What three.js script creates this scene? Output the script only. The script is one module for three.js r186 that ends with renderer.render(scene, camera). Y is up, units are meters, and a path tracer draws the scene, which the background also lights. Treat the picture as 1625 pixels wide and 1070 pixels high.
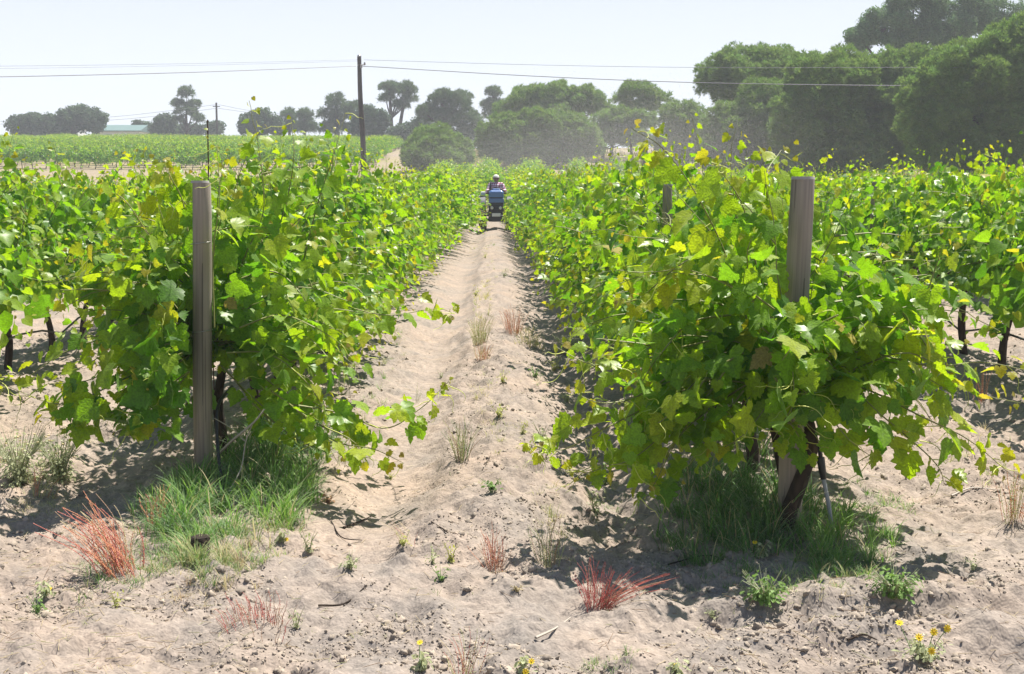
import * as THREE from 'three';
import { mergeGeometries, mergeVertices } from 'three/addons/utils/BufferGeometryUtils.js';
import { ImprovedNoise } from 'three/addons/math/ImprovedNoise.js';
import { MarchingCubes } from 'three/addons/objects/MarchingCubes.js';
import { RoundedBoxGeometry } from 'three/addons/geometries/RoundedBoxGeometry.js';

// ---------------------------------------------------------------- camera, sky, sun, exposure
const scene = new THREE.Scene();
const EYE = 1.5, FOCAL = 2000, PW = 1625, PH = 1070;
const PITCH = Math.atan(245 / FOCAL), YAW = Math.atan(27.5 / FOCAL);
const camera = new THREE.PerspectiveCamera(2 * Math.atan(PH / 2 / FOCAL) * 180 / Math.PI, PW / PH, 0.1, 3000);
camera.position.set(0, EYE, 0);
camera.rotation.order = 'YXZ';
camera.rotation.set(-PITCH, -YAW, 0);
const renderer = new THREE.WebGLRenderer({ antialias: true });
renderer.toneMapping = THREE.LinearToneMapping;
renderer.toneMappingExposure = 2.12;
renderer.shadowMap.enabled = true;
const SUN_EL = 57 * Math.PI / 180, SUN_AZ = 27 * Math.PI / 180;          // behind the vines, to the right of the track
const SUN = new THREE.Vector3(Math.sin(SUN_AZ) * Math.cos(SUN_EL), Math.sin(SUN_EL), -Math.cos(SUN_AZ) * Math.cos(SUN_EL));
{
  const W = 256, H = 128, data = new Float32Array(W * H * 4);
  for (let r = 0; r < H; r++) for (let c = 0; c < W; c++) {
    const el = ((r + 0.5) / H - 0.5) * Math.PI, az = ((c + 0.5) / W - 0.5) * 2 * Math.PI;
    const x = Math.cos(az) * Math.cos(el), y = Math.sin(el), z = Math.sin(az) * Math.cos(el);
    const e = Math.max(0, el) * 180 / Math.PI, k = Math.exp(-((e / 17) ** 2));
    const cs = Math.max(0, x * SUN.x + y * SUN.y + z * SUN.z);
    const glow = 0.16 * Math.pow(cs, 6) + 0.06 * Math.pow(cs, 2);
    const hz = [0.47, 0.5, 0.545], zn = [0.06, 0.11, 0.215], at = (r * W + c) * 4;
    for (let i = 0; i < 3; i++) data[at + i] = el < 0 ? 0.2 : zn[i] + (hz[i] - zn[i]) * k + glow * [1, 0.97, 0.92][i] * (1 - 0.6 * k);
    data[at + 3] = 1;
  }
  const t = new THREE.DataTexture(data, W, H, THREE.RGBAFormat, THREE.FloatType);
  t.mapping = THREE.EquirectangularReflectionMapping; t.magFilter = THREE.LinearFilter; t.needsUpdate = true;
  scene.background = t; scene.environment = t;
}
const sun = new THREE.DirectionalLight(new THREE.Color(1, 0.945, 0.86), 5);
sun.position.copy(SUN).multiplyScalar(120); sun.target.position.set(0, 0, -20);
sun.castShadow = true; sun.shadow.mapSize.set(4096, 4096); sun.shadow.radius = 1;
Object.assign(sun.shadow.camera, { left: -90, right: 90, top: 90, bottom: -90, near: 1, far: 400 });
scene.add(sun, sun.target);
scene.fog = new THREE.FogExp2(new THREE.Color(0.93, 0.96, 1.0), 0.0012);

// ---------------------------------------------------------------- helpers
function rng(seed) { let a = seed >>> 0; return () => { a = (a + 0x6D2B79F5) | 0; let t = Math.imul(a ^ (a >>> 15), 1 | a); t = (t + Math.imul(t ^ (t >>> 7), 61 | t)) ^ t; return ((t ^ (t >>> 14)) >>> 0) / 4294967296; }; }
const V = (x, y, z) => new THREE.Vector3(x, y, z);
const per = new ImprovedNoise();
const N3 = (x, y, z) => per.noise(x + 131.3, y + 71.7, z + 17.9);
function fbm(x, y, z, o = 4) { let s = 0, a = 0.5, f = 1; for (let i = 0; i < o; i++) { s += a * N3(x * f, y * f, z * f); a *= 0.5; f *= 2.07; } return s; }
const clamp = (v, a = 0, b = 1) => Math.min(b, Math.max(a, v)), lerp = (a, b, t) => a + (b - a) * t;
const sstep = (a, b, v) => { const t = clamp((v - a) / (b - a)); return t * t * (3 - 2 * t); };
const bell = (v, c, w) => Math.exp(-(((v - c) / w) ** 2));
const RIGHT = V(Math.cos(YAW), 0, Math.sin(YAW)), CP = Math.cos(PITCH), SP = Math.sin(PITCH);
// a direction through a point of the photograph, reaching the wanted distance along the rows
function at(px, py, d) {
  const f = V(Math.sin(YAW), 0, -Math.cos(YAW)), xc = (px - PW / 2) / FOCAL, yc = (PH / 2 - py) / FOCAL;
  const dir = V(0, 0, 0).addScaledVector(RIGHT, xc).addScaledVector(f, CP + yc * SP); dir.y = -SP + yc * CP;
  return V(0, EYE, 0).addScaledVector(dir, d / -dir.z);
}
const taken = new Map();
function numbered(n) { const k = taken.get(n) ?? 0; taken.set(n, k + 1); return k ? n + '_' + String(k).padStart(3, '0') : n; }
function shadow(o) { o.castShadow = true; o.receiveShadow = true; return o; }
function tag(o, label, category, group, kind) {
  if (label) o.userData.label = label;
  if (category) o.userData.category = category;
  if (group) o.userData.group = group;
  if (kind) o.userData.kind = kind;
  return o;
}
function thing(name, label, category, p = V(0, 0, 0), group) { const g = new THREE.Group(); g.name = numbered(name); g.position.copy(p); tag(g, label, category, group); scene.add(g); return g; }
function part(name, geo, mat, parent) { const m = shadow(new THREE.Mesh(geo, mat)); m.name = name; parent.add(m); return m; }
function lone(name, geo, mat, label, category, p = V(0, 0, 0), group, kind) { const m = shadow(new THREE.Mesh(geo, mat)); m.name = numbered(name); m.position.copy(p); tag(m, label, category, group, kind); scene.add(m); return m; }
// tapered tube through points
function tube(pts, radii, sides = 6, twist = 0) {
  const P = [], I = [], U = []; let len = 0;
  let ref = V(0.31, 0.2, 0.93).normalize();
  for (let i = 0; i < pts.length; i++) {
    const a = pts[Math.max(0, i - 1)], b = pts[Math.min(pts.length - 1, i + 1)];
    const t = b.clone().sub(a).normalize();
    if (Math.abs(t.dot(ref)) > 0.97) ref = V(1, 0.1, 0);
    const u = ref.clone().addScaledVector(t, -ref.dot(t)).normalize(), w = t.clone().cross(u); ref = u.clone();
    if (i) len += pts[i].distanceTo(pts[i - 1]);
    for (let k = 0; k <= sides; k++) {
      const an = k / sides * Math.PI * 2 + twist * i, r = typeof radii === 'function' ? radii(i / (pts.length - 1), an) : radii[i];
      P.push(pts[i].x + (u.x * Math.cos(an) + w.x * Math.sin(an)) * r, pts[i].y + (u.y * Math.cos(an) + w.y * Math.sin(an)) * r, pts[i].z + (u.z * Math.cos(an) + w.z * Math.sin(an)) * r);
      U.push(k / sides * 0.2, len);
    }
  }
  const S = sides + 1;
  for (let i = 0; i < pts.length - 1; i++) for (let k = 0; k < sides; k++) { const a = i * S + k; I.push(a, a + 1, a + S, a + 1, a + S + 1, a + S); }
  const n = pts.length - 1, c0 = P.length / 3; P.push(pts[0].x, pts[0].y, pts[0].z); U.push(0, 0);
  const c1 = c0 + 1; P.push(pts[n].x, pts[n].y, pts[n].z); U.push(0, len);
  for (let k = 0; k < sides; k++) { I.push(c0, k + 1, k); I.push(c1, n * S + k, n * S + k + 1); }
  const g = new THREE.BufferGeometry();
  g.setAttribute('position', new THREE.Float32BufferAttribute(P, 3)); g.setAttribute('uv', new THREE.Float32BufferAttribute(U, 2)); g.setIndex(I); g.computeVertexNormals();
  return g;
}
function curvePts(ctrl, n) { return new THREE.CatmullRomCurve3(ctrl).getPoints(n); }
function dataTex(w, h, f, srgb = true) {
  const d = new Uint8Array(w * h * 4);
  for (let y = 0; y < h; y++) for (let x = 0; x < w; x++) { const c = f(x / w, y / h), i = (y * w + x) * 4; for (let k = 0; k < 3; k++) d[i + k] = clamp(c[k]) * 255; d[i + 3] = 255; }
  const t = new THREE.DataTexture(d, w, h); t.wrapS = t.wrapT = THREE.RepeatWrapping; t.magFilter = THREE.LinearFilter; t.minFilter = THREE.LinearMipmapLinearFilter; t.generateMipmaps = true;
  if (srgb) t.colorSpace = THREE.SRGBColorSpace; t.needsUpdate = true; return t;
}
// gradient noise that repeats over the unit square, with about f waves across it
function tileNoise(u, v, f, seed) {
  const p = Math.max(1, Math.round(f / 2)), x = u * p, y = v * p, ix = Math.floor(x), iy = Math.floor(y), fx = x - ix, fy = y - iy;
  const gr = (i, j, dx, dy) => { let h = Math.imul(((i % p) + p) % p + 1, 374761393) ^ Math.imul(((j % p) + p) % p + 1, 668265263) ^ Math.imul(seed + 11, 2246822519); h = Math.imul(h ^ (h >>> 13), 1274126177); h ^= h >>> 16; const a = (h >>> 0) / 4294967296 * 6.2831853; return Math.cos(a) * dx + Math.sin(a) * dy; };
  const s = fx * fx * fx * (fx * (fx * 6 - 15) + 10), t = fy * fy * fy * (fy * (fy * 6 - 15) + 10);
  return 1.4 * lerp(lerp(gr(ix, iy, fx, fy), gr(ix + 1, iy, fx - 1, fy), s), lerp(gr(ix, iy + 1, fx, fy - 1), gr(ix + 1, iy + 1, fx - 1, fy - 1), s), t);
}
function stretchNoise(u, v, fu, fv, seed) { const x = u * fu, y = v * fv, w = (i, n) => ((i % n) + n) % n, h = (i, j) => { let q = Math.imul(w(i, fu) + 1, 374761393) ^ Math.imul(w(j, fv) + 1, 668265263) ^ Math.imul(seed + 5, 2246822519); q = Math.imul(q ^ (q >>> 13), 1274126177); return ((q ^ (q >>> 16)) >>> 0) / 2147483648 - 1; }, ix = Math.floor(x), iy = Math.floor(y), s = sstep(0, 1, x - ix), t = sstep(0, 1, y - iy); return lerp(lerp(h(ix, iy), h(ix + 1, iy), s), lerp(h(ix, iy + 1), h(ix + 1, iy + 1), s), t); }
const lin = (r, g, b) => new THREE.Color().setRGB(r, g, b);

// ---------------------------------------------------------------- terrain
const ROWS = [{ x: -1.45, d0: 6.5 }, { x: 1.24, d0: 5.25 }, { x: -3.72, d0: 6.3 }, { x: 3.94, d0: 6.2 }];
for (let k = 1; k <= 9; k++) ROWS.push({ x: -3.72 - 2.6 * k, d0: 7 });
for (let k = 1; k <= 9; k++) ROWS.push({ x: 3.94 + 2.6 * k, d0: 7 });
const PROFILE = [[0, 0], [34, 0], [50, 0.12], [62, 0.45], [76, 1.15], [90, 2.3], [110, 3.7], [140, 4.9], [172, 6.15], [215, 6.9], [300, 7.0], [900, 7.0]];
function hill(d) {
  if (d <= 0) return 0;
  let i = 0; while (i < PROFILE.length - 2 && PROFILE[i + 1][0] < d) i++;
  const m = (j) => { const a = PROFILE[Math.max(0, j - 1)], b = PROFILE[Math.min(PROFILE.length - 1, j + 1)]; return (b[1] - a[1]) / (b[0] - a[0]); };
  const [x0, y0] = PROFILE[i], [x1, y1] = PROFILE[i + 1], h = x1 - x0, t = clamp((d - x0) / h), t2 = t * t, t3 = t2 * t;
  return (2 * t3 - 3 * t2 + 1) * y0 + (t3 - 2 * t2 + t) * h * m(i) + (-2 * t3 + 3 * t2) * y1 + (t3 - t2) * h * m(i + 1);
}
function big(x, d) { return hill(d) + (d > 45 ? sstep(45, 90, d) * 0.5 * fbm(x * 0.03, 0, d * 0.03, 2) : 0); }
function micro(x, d) {
  const inRows = sstep(4.6, 5.6, d), fade = 1 - sstep(60, 85, d);
  let h = 0;
  const wob = 0.16 * fbm(1.7, 0, d * 0.45, 3);
  // the track between the two near rows: smooth left rut, crumbly middle ridge, right rut with tyre marks
  const xr = x + wob;
  const rough = 0.55 + 0.45 * fbm(x * 2.1, 4.4, d * 2.1, 2);
  h -= inRows * (0.08 * bell(xr, -0.52, 0.22) * (1 + 0.7 * fbm(9, 2, d * 0.9, 2)) + 0.075 * bell(xr, 0.58, 0.22) * (1 + 0.8 * fbm(5, 7, d * 0.9, 2)));
  h += inRows * (0.05 * bell(xr, 0.02, 0.26) * (0.7 + rough) + 0.032 * bell(xr, -0.25 + 0.05 * fbm(2, 4, d * 1.4, 2), 0.055) * Math.max(0, 0.5 + 1.6 * fbm(3, 0, d * 2.2, 3)) + 0.05 * bell(xr, 0.0, 0.3) * fbm(x * 6, 11, d * 6, 3));
  const lug = Math.abs(((d * 7.5 + Math.abs(xr - 0.58) * 6) % 1 + 1) % 1 - 0.5) * 2;
  h += inRows * 0.032 * (lug - 0.5) * bell(xr, 0.58, 0.2) * sstep(-0.15, 0.25, fbm(x * 0.6, 7, d * 0.6, 2) + 0.12);
  const fine = Math.abs(((d * 11 + Math.abs(xr + 0.52) * 7) % 1 + 1) % 1 - 0.5) * 2;
  h += inRows * 0.012 * (fine - 0.5) * bell(xr, -0.52, 0.13) * sstep(-0.1, 0.2, fbm(x * 0.8, 3, d * 0.5, 2) + 0.05);
  // banks of soil under the rows and ruts in the other lanes
  for (const r of ROWS) { if (Math.abs(x - r.x) > 1.6) continue; const b = bell(x, r.x, 0.42); h += 0.075 * b * sstep(r.d0 - 1.5, r.d0 + 0.2, d) * (1 + 0.8 * fbm(r.x, 1, d * 1.1, 2)); }
  if (Math.abs(x) > 1.6) { const m = (((Math.abs(x) - 2.6) / 2.6 + 0.5) % 1 + 1) % 1 - 0.5; h -= inRows * 0.045 * (bell(m, 0.2, 0.08) + bell(m, -0.2, 0.08)); }
  // turning strip in front of the rows: low ridges thrown up across the picture
  const c1 = 4.32 + 0.1 * fbm(x * 0.8, 2, 0, 2), c2 = 3.98 + 0.12 * fbm(x * 0.7, 9, 0, 2);
  h += sstep(0.4, 1.3, x + 0.5 * fbm(x, 3, d, 2)) * (0.05 * bell(d, c1, 0.1) + 0.06 * bell(d, c2, 0.12) - 0.03 * bell(d, 4.16, 0.07));
  h += 0.03 * bell(d, 4.75 + 0.2 * fbm(x * 0.6, 5, 1, 2), 0.2) * sstep(0.2, -0.6, x);
  const near = 1 - 0.85 * sstep(10, 30, d);
  h += 0.05 * fbm(x * 1.3, 0.5, d * 1.3, 3) * (0.4 + 0.6 * near);
  if (d < 60) {
    const soft = 1 - 0.65 * inRows * bell(xr, -0.55, 0.2);
    h += near * soft * (0.085 * fbm(x * 4.5, 2.5, d * 4.5, 3) + 0.065 * Math.max(0, fbm(x * 10, 6.5, d * 10, 3)) - 0.03 * Math.abs(fbm(x * 15, 9.5, d * 15, 2)) + 0.016 * fbm(x * 26, 8.5, d * 26, 2));
  }
  return h * fade;
}
function ground(x, d) { return big(x, d) + micro(x, d); }
const gp = (x, z) => V(x, ground(x, -z), z);
// where the line of sight through a point of the photograph meets the ground
function onGround(px, py) {
  let d = 1.5; let p = at(px, py, d);
  for (let i = 0; i < 4000 && p.y > ground(p.x, d); i++) { d *= 1.002; p = at(px, py, d); }
  return V(p.x, ground(p.x, d), -d);
}

const sandTex = (() => {
  const R = rng(5);
  return dataTex(1024, 1024, (u, v) => {
    const a = tileNoise(u, v, 7, 3) * 0.5 + tileNoise(u, v, 19, 8) * 0.35, b = tileNoise(u, v, 60, 4), c = tileNoise(u, v, 150, 9);
    const s = R(); let k = 0.86 + 0.12 * a + 0.09 * b + 0.08 * c + (s - 0.5) * 0.1;
    if (s > 0.992) k -= 0.24; else if (s < 0.006) k += 0.1;
    const w = 0.025 * a; return [k + w, k, k - w];
  });
})();
const sandBump = dataTex(1024, 1024, (u, v) => { const k = 0.5 + 0.3 * tileNoise(u, v, 40, 2) + 0.3 * tileNoise(u, v, 110, 5) + 0.25 * tileNoise(u, v, 260, 7); return [k, k, k]; }, false);
{
  const ds = []; for (let d = 2.6; d < 12; d += 0.022 * Math.max(0.8, d / 5)) ds.push(d);
  for (let d = 12; d < 430; d *= 1.012) ds.push(d);
  for (const d of [1.8, 0.5, -3, -12, -60]) ds.unshift(d);
  const xs = []; for (let x = 0; x < 2.5; x += 0.02) xs.push(x);
  for (let x = 2.5, s = 0.024; x < 5.2; x += s) xs.push(x);
  for (let x = 5.2, s = 0.05; x < 190; x += s, s *= 1.07) xs.push(x);
  const X = [...xs.slice(1).reverse().map((v) => -v), ...xs], nx = X.length, nd = ds.length;
  const P = new Float32Array(nx * nd * 3), U = new Float32Array(nx * nd * 2), C = new Float32Array(nx * nd * 3), I = new Uint32Array((nx - 1) * (nd - 1) * 6);
  for (let j = 0; j < nd; j++) for (let i = 0; i < nx; i++) {
    const k = j * nx + i, x = X[i], d = ds[j], h = ground(x, d);
    P[k * 3] = x; P[k * 3 + 1] = h; P[k * 3 + 2] = -d; U[k * 2] = x / 1.1; U[k * 2 + 1] = d / 1.1;
    // soils: pinkish sand, grey silt thrown up on the ridges, tan dry grassland on the far slope
    const grey = clamp(0.45 + 1.1 * fbm(x * 0.9, 3.3, d * 0.9, 3) + 0.35 * sstep(5.2, 4.2, d));
    let c = [lerp(0.385, 0.315, grey), lerp(0.297, 0.268, grey), lerp(0.230, 0.228, grey)];
    const v = 1 + 0.22 * fbm(x * 2.4, 8, d * 2.4, 3);
    const dry = sstep(74, 84, d + 5 * fbm(x * 0.1, 4, d * 0.1, 2)), yel = clamp(0.5 + 1.4 * fbm(x * 0.12, 6, d * 0.12, 3));
    const tan = [lerp(0.34, 0.33, yel), lerp(0.265, 0.275, yel), lerp(0.19, 0.13, yel)];
    for (let q = 0; q < 3; q++) C[k * 3 + q] = lerp(c[q], tan[q], dry) * v;
  }
  let q = 0;
  for (let j = 0; j < nd - 1; j++) for (let i = 0; i < nx - 1; i++) { const a = j * nx + i; I[q++] = a; I[q++] = a + 1; I[q++] = a + nx; I[q++] = a + 1; I[q++] = a + nx + 1; I[q++] = a + nx; }
  const g = new THREE.BufferGeometry();
  g.setAttribute('position', new THREE.BufferAttribute(P, 3)); g.setAttribute('uv', new THREE.BufferAttribute(U, 2)); g.setAttribute('color', new THREE.BufferAttribute(C, 3)); g.setIndex(new THREE.BufferAttribute(I, 1)); g.computeVertexNormals();
  const m = new THREE.MeshStandardMaterial({ vertexColors: true, map: sandTex, bumpMap: sandBump, bumpScale: 0.006, roughness: 1 });
  m.name = 'sandy_soil';
  lone('ground', g, m, 'pale sandy vineyard soil with wheel ruts rising to a tan slope', 'ground', V(0, 0, 0), null, 'structure');
}

// ---------------------------------------------------------------- materials
const barkTex = dataTex(256, 512, (u, v) => { const f = Math.abs(tileNoise(u, v, 14, 2)) * 0.8 + 0.5 * Math.abs(tileNoise(u * 1, v, 40, 7)); const k = 0.45 + 0.6 * f; return [k, k * 0.95, k * 0.9]; });
const woodTex = dataTex(512, 1024, (u, v) => {
  const g = stretchNoise(u, v, 60, 6, 3) * 0.5 + stretchNoise(u, v, 140, 10, 6) * 0.4, s = tileNoise(u, v, 8, 9);
  let k = 0.84 + 0.11 * g + 0.2 * s; const crack = stretchNoise(u, v, 44, 4, 12); if (crack > 0.72) k *= 0.78;
  return [k, k * 0.97, k * 0.94];
});
const postTex = woodTex.clone(); postTex.repeat.set(3, 0.55); postTex.needsUpdate = true;
const M = {
  trunk: new THREE.MeshStandardMaterial({ color: lin(0.105, 0.075, 0.055), map: barkTex, bumpMap: barkTex, bumpScale: 0.012, roughness: 1 }),
  cane: new THREE.MeshStandardMaterial({ color: lin(0.16, 0.17, 0.045), roughness: 0.6 }),
  tendril: new THREE.MeshStandardMaterial({ color: lin(0.42, 0.46, 0.08), roughness: 0.55 }),
  post: new THREE.MeshStandardMaterial({ color: lin(0.345, 0.315, 0.275), map: postTex, bumpMap: postTex, bumpScale: 0.002, roughness: 0.95 }),
  postEnd: new THREE.MeshStandardMaterial({ color: lin(0.32, 0.3, 0.285), roughness: 1 }),
  steel: new THREE.MeshStandardMaterial({ color: lin(0.32, 0.31, 0.3), roughness: 0.45, metalness: 0.8 }),
  rust: new THREE.MeshStandardMaterial({ color: lin(0.17, 0.06, 0.03), roughness: 0.9, map: barkTex }),
  hose: new THREE.MeshStandardMaterial({ color: lin(0.02, 0.02, 0.022), roughness: 0.45 }),
  hoseGrey: new THREE.MeshStandardMaterial({ color: lin(0.25, 0.27, 0.3), roughness: 0.4 }),
  dryCane: new THREE.MeshStandardMaterial({ color: lin(0.34, 0.30, 0.25), roughness: 0.8 }),
};
const leafTex = dataTex(256, 256, (u, v) => {
  const x = (u - 0.5) * 1.24, y = v * 1.24 - 0.2;
  let vein = 0;
  for (const [ax, ay] of [[0, 1], [0.72, 0.62], [-0.72, 0.62], [0.93, 0.02], [-0.93, 0.02]]) {
    const l = Math.hypot(ax, ay), t = (x * ax + y * ay) / l, off = Math.abs(x * ay - y * ax) / l;
    if (t > 0) { vein = Math.max(vein, 1 - off / (0.016 - 0.011 * clamp(t))); const rib = Math.abs(((t * 7.5 - off * 5.5) % 1 + 1) % 1 - 0.5); if (off < 0.2) vein = Math.max(vein, 0.55 * (1 - rib / 0.07)); }
  }
  vein = clamp(vein);
  const m = 0.86 + 0.1 * tileNoise(u, v, 9, 4) + 0.12 * tileNoise(u, v, 34, 6);
  return [lerp(m, 1, vein) * (1 - 0.02), lerp(m, 0.98, vein), lerp(m * 0.95, 1, vein)];
});
function leafMaterial(color, opt = {}) {
  return new THREE.MeshPhysicalMaterial({ color, map: leafTex, roughness: 0.95, transmission: 0.67, thickness: 0, clearcoat: 0.9, clearcoatRoughness: 0.37, specularIntensity: 0.15, bumpMap: leafTex, bumpScale: 0.005, side: THREE.DoubleSide, ...opt });
}
// leaf colours, from the deep green of grown leaves to the yellow of shoot tips
const TONES = [[0.06, 0.19, 0.012], [0.155, 0.375, 0.012], [0.30, 0.555, 0.012], [0.445, 0.65, 0.012], [0.58, 0.70, 0.014], [0.69, 0.69, 0.018], [0.68, 0.545, 0.026], [0.46, 0.36, 0.08]];
const LEAFM = TONES.map((t) => leafMaterial(lin(...t)));
const leafVC = leafMaterial(lin(1, 1, 1), { vertexColors: true });

// ---------------------------------------------------------------- vine leaves
// half outlines of a lobed, toothed leaf: petiole at the origin, tip along +y
const HALF0 = [[0.015, 0.0], [0.07, -0.11], [0.22, -0.16], [0.36, -0.12], [0.40, -0.02], [0.52, 0.02], [0.50, 0.14], [0.62, 0.27], [0.50, 0.33], [0.40, 0.36], [0.47, 0.48], [0.42, 0.60], [0.28, 0.62], [0.27, 0.74], [0.15, 0.82], [0, 0.98]];
const HALF1 = [[0.02, 0.0], [0.2, -0.15], [0.38, -0.08], [0.52, 0.06], [0.60, 0.27], [0.42, 0.36], [0.44, 0.58], [0.22, 0.72], [0, 0.96]];
const HALF2 = [[0.02, 0.0], [0.32, -0.12], [0.58, 0.2], [0.40, 0.58], [0, 0.94]];
function leafGeo(half, seed, mid) {
  const R = rng(seed), fold = -0.05 + 0.7 * R(), curl = 0.1 + 0.8 * R(), wob = 0.05 + 0.1 * R(), ph = R() * 6, asym = 0.9 + 0.2 * R(), lobes = 0.85 + 0.3 * R();
  const zf = (x, y) => Math.abs(x) * fold * (x > 0 ? 1 : asym) - curl * 0.5 * (y - 0.2) ** 2 - curl * 0.55 * x * x + wob * 0.5 * Math.sin((seed % 3 + 2) * Math.atan2(x, y - 0.3) + ph) * Math.hypot(x, y - 0.3);
  const out = [], cut = 0.75 + 0.4 * R(), shape = ([x, y], sx) => { const r = Math.hypot(x, y - 0.3), k = r < 0.5 ? lerp(1, r / 0.5, (cut - 0.75) * 0.9) : 1, j = 1 + 0.13 * (R() - 0.5); return [sx * x * k * j * lobes, 0.3 + (y - 0.3) * k * j]; };
  for (const q of half) out.push(shape(q, 1));
  for (let i = half.length - 2; i >= 0; i--) out.push(shape(half[i], -asym));
  const P = [], U = [], I = []; const put = (x, y) => { P.push(x, y, zf(x, y)); U.push(x / 1.24 + 0.5, (y + 0.2) / 1.24); return P.length / 3 - 1; };
  const c = put(0, 0.22), ring = out.map(([x, y]) => put(x, y)), n = ring.length;
  for (let i = 0; i < n; i++) I.push(c, ring[i], ring[(i + 1) % n]);
  const g = new THREE.BufferGeometry(); g.setAttribute('position', new THREE.Float32BufferAttribute(P, 3)); g.setAttribute('uv', new THREE.Float32BufferAttribute(U, 2)); g.setIndex(I); g.computeVertexNormals();
  return g;
}
const LEAF0 = Array.from({ length: 22 }, (_, i) => leafGeo(HALF0, 100 + i)), LEAF1 = Array.from({ length: 8 }, (_, i) => leafGeo(HALF1, 200 + i)), LEAF2 = Array.from({ length: 6 }, (_, i) => leafGeo(HALF2, 300 + i));
function leafMatrix(l, out = new THREE.Matrix4()) {
  const n = l.n.clone().normalize(), y = l.dir.clone().addScaledVector(n, -l.dir.dot(n)); if (y.lengthSq() < 1e-6) y.set(n.y, -n.x, 0.01); y.normalize();
  const x = y.clone().cross(n);
  return out.makeBasis(x.multiplyScalar(l.s), y.multiplyScalar(l.s), n.clone().multiplyScalar(l.s)).setPosition(l.p);
}
function toneColor(t) { const i = clamp(Math.floor(t), 0, TONES.length - 2), k = clamp(t - i); return [0, 1, 2].map((q) => lerp(TONES[i][q], TONES[i + 1][q], k)); }
function mergeLeaves(list, variants, extra) {
  let nv = 0, ni = 0; for (const l of list) { const g = variants[l.v % variants.length]; nv += g.attributes.position.count; ni += g.index.count; }
  const P = new Float32Array(nv * 3), Nn = new Float32Array(nv * 3), U = new Float32Array(nv * 2), C = new Float32Array(nv * 3), I = new Uint32Array(ni), m = new THREE.Matrix4(), nm = new THREE.Matrix3(), v = V();
  let a = 0, b = 0;
  for (const l of list) {
    const g = variants[l.v % variants.length], gp_ = g.attributes.position, gn = g.attributes.normal, gu = g.attributes.uv, ix = g.index.array; leafMatrix(l, m); nm.getNormalMatrix(m); const c = toneColor(l.t);
    for (let i = 0; i < ix.length; i++) I[b++] = ix[i] + a;
    for (let i = 0; i < gp_.count; i++, a++) {
      v.fromBufferAttribute(gp_, i).applyMatrix4(m).toArray(P, a * 3); v.fromBufferAttribute(gn, i).applyMatrix3(nm).normalize().toArray(Nn, a * 3);
      U[a * 2] = gu.getX(i); U[a * 2 + 1] = gu.getY(i); C.set(c, a * 3);
    }
  }
  const g = new THREE.BufferGeometry(); g.setAttribute('position', new THREE.BufferAttribute(P, 3)); g.setAttribute('normal', new THREE.BufferAttribute(Nn, 3)); g.setAttribute('uv', new THREE.BufferAttribute(U, 2)); g.setAttribute('color', new THREE.BufferAttribute(C, 3)); g.setIndex(new THREE.BufferAttribute(I, 1));
  return g;
}
// one shoot: a polyline and the leaves along it. side keeps track of which way is outward from the row
function growShoot(R, start, dir, len, droop, o = {}) {
  const step = o.step ?? 0.05, n = Math.max(5, Math.round(len / step)), pts = [start.clone()], leaves = [], tips = []; let d = dir.clone().normalize(), p = start.clone();
  for (let i = 1; i <= n; i++) {
    const t = i / n;
    d.x += (R() - 0.5) * 0.34; d.z += (R() - 0.5) * 0.34; d.y += (R() - 0.5) * 0.22 - droop * t * 0.5; if (t > 0.85) d.y += droop * 0.45; d.normalize();
    p = p.clone().addScaledVector(d, step * (t > 0.8 ? 0.75 : 1)); if (p.y < 0.2) { p.y = 0.2 + R() * 0.03; d.y = Math.abs(d.y) * 0.5; } pts.push(p);
    leavesAt(R, p, d, t, i, leaves, o);
  }
  return { pts, leaves };
}
function leavesAt(R, p, d, t, i, leaves, o) {
  const max = o.leaf ?? 0.125, keep = o.keep ?? 1; if (R() > keep) return;
  const ang = i * Math.PI + R() * 1.6, ref = Math.abs(d.y) > 0.9 ? V(1, 0, 0) : V(0, 1, 0), u = ref.clone().cross(d).normalize(), w = d.clone().cross(u);
  const lateral = u.multiplyScalar(Math.cos(ang)).add(w.multiplyScalar(Math.sin(ang)));
  const grown = t < 0.62 ? 1 : lerp(1, 0.2, (t - 0.62) / 0.38), s = max * grown * (0.5 + 0.62 * R());
  const pet = lateral.addScaledVector(d, 0.35).normalize().multiplyScalar(0.055 * grown + 0.015); pet.y += 0.02 * grown;
  const lp = p.clone().add(pet), out = V(lp.x - (o.axis ?? 0), 0, (o.front ?? 0)); if (out.lengthSq() > 0) out.normalize();
  const nrm = V(0, 0.3, 0.12).addScaledVector(out, 0.5).addScaledVector(SUN, 0.2).add(V((R() - 0.5) * 1.6, (R() - 0.5) * 1.2, (R() - 0.5) * 1.6)).normalize();
  const tip = pet.clone().normalize().multiplyScalar(0.7).addScaledVector(out, 0.4).add(V(0, -0.75, 0)).add(V((R() - 0.5) * 0.7, 0, (R() - 0.5) * 0.7));
  let tone = 0.3 + (o.tone ?? 0) + 2.0 * R() + 2.4 * Math.max(0, t - 0.35) / 0.65 * R() + (t > 0.8 ? 0.9 : 0); if (R() < 0.012) tone = 5 + R(); if (t > 0.93 && R() < 0.3) tone = 5.6;
  leaves.push({ p: lp, n: nrm, dir: tip, s: Math.max(0.022, s), t: tone, v: Math.floor(R() * 999), base: p.clone() });
}
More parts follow.
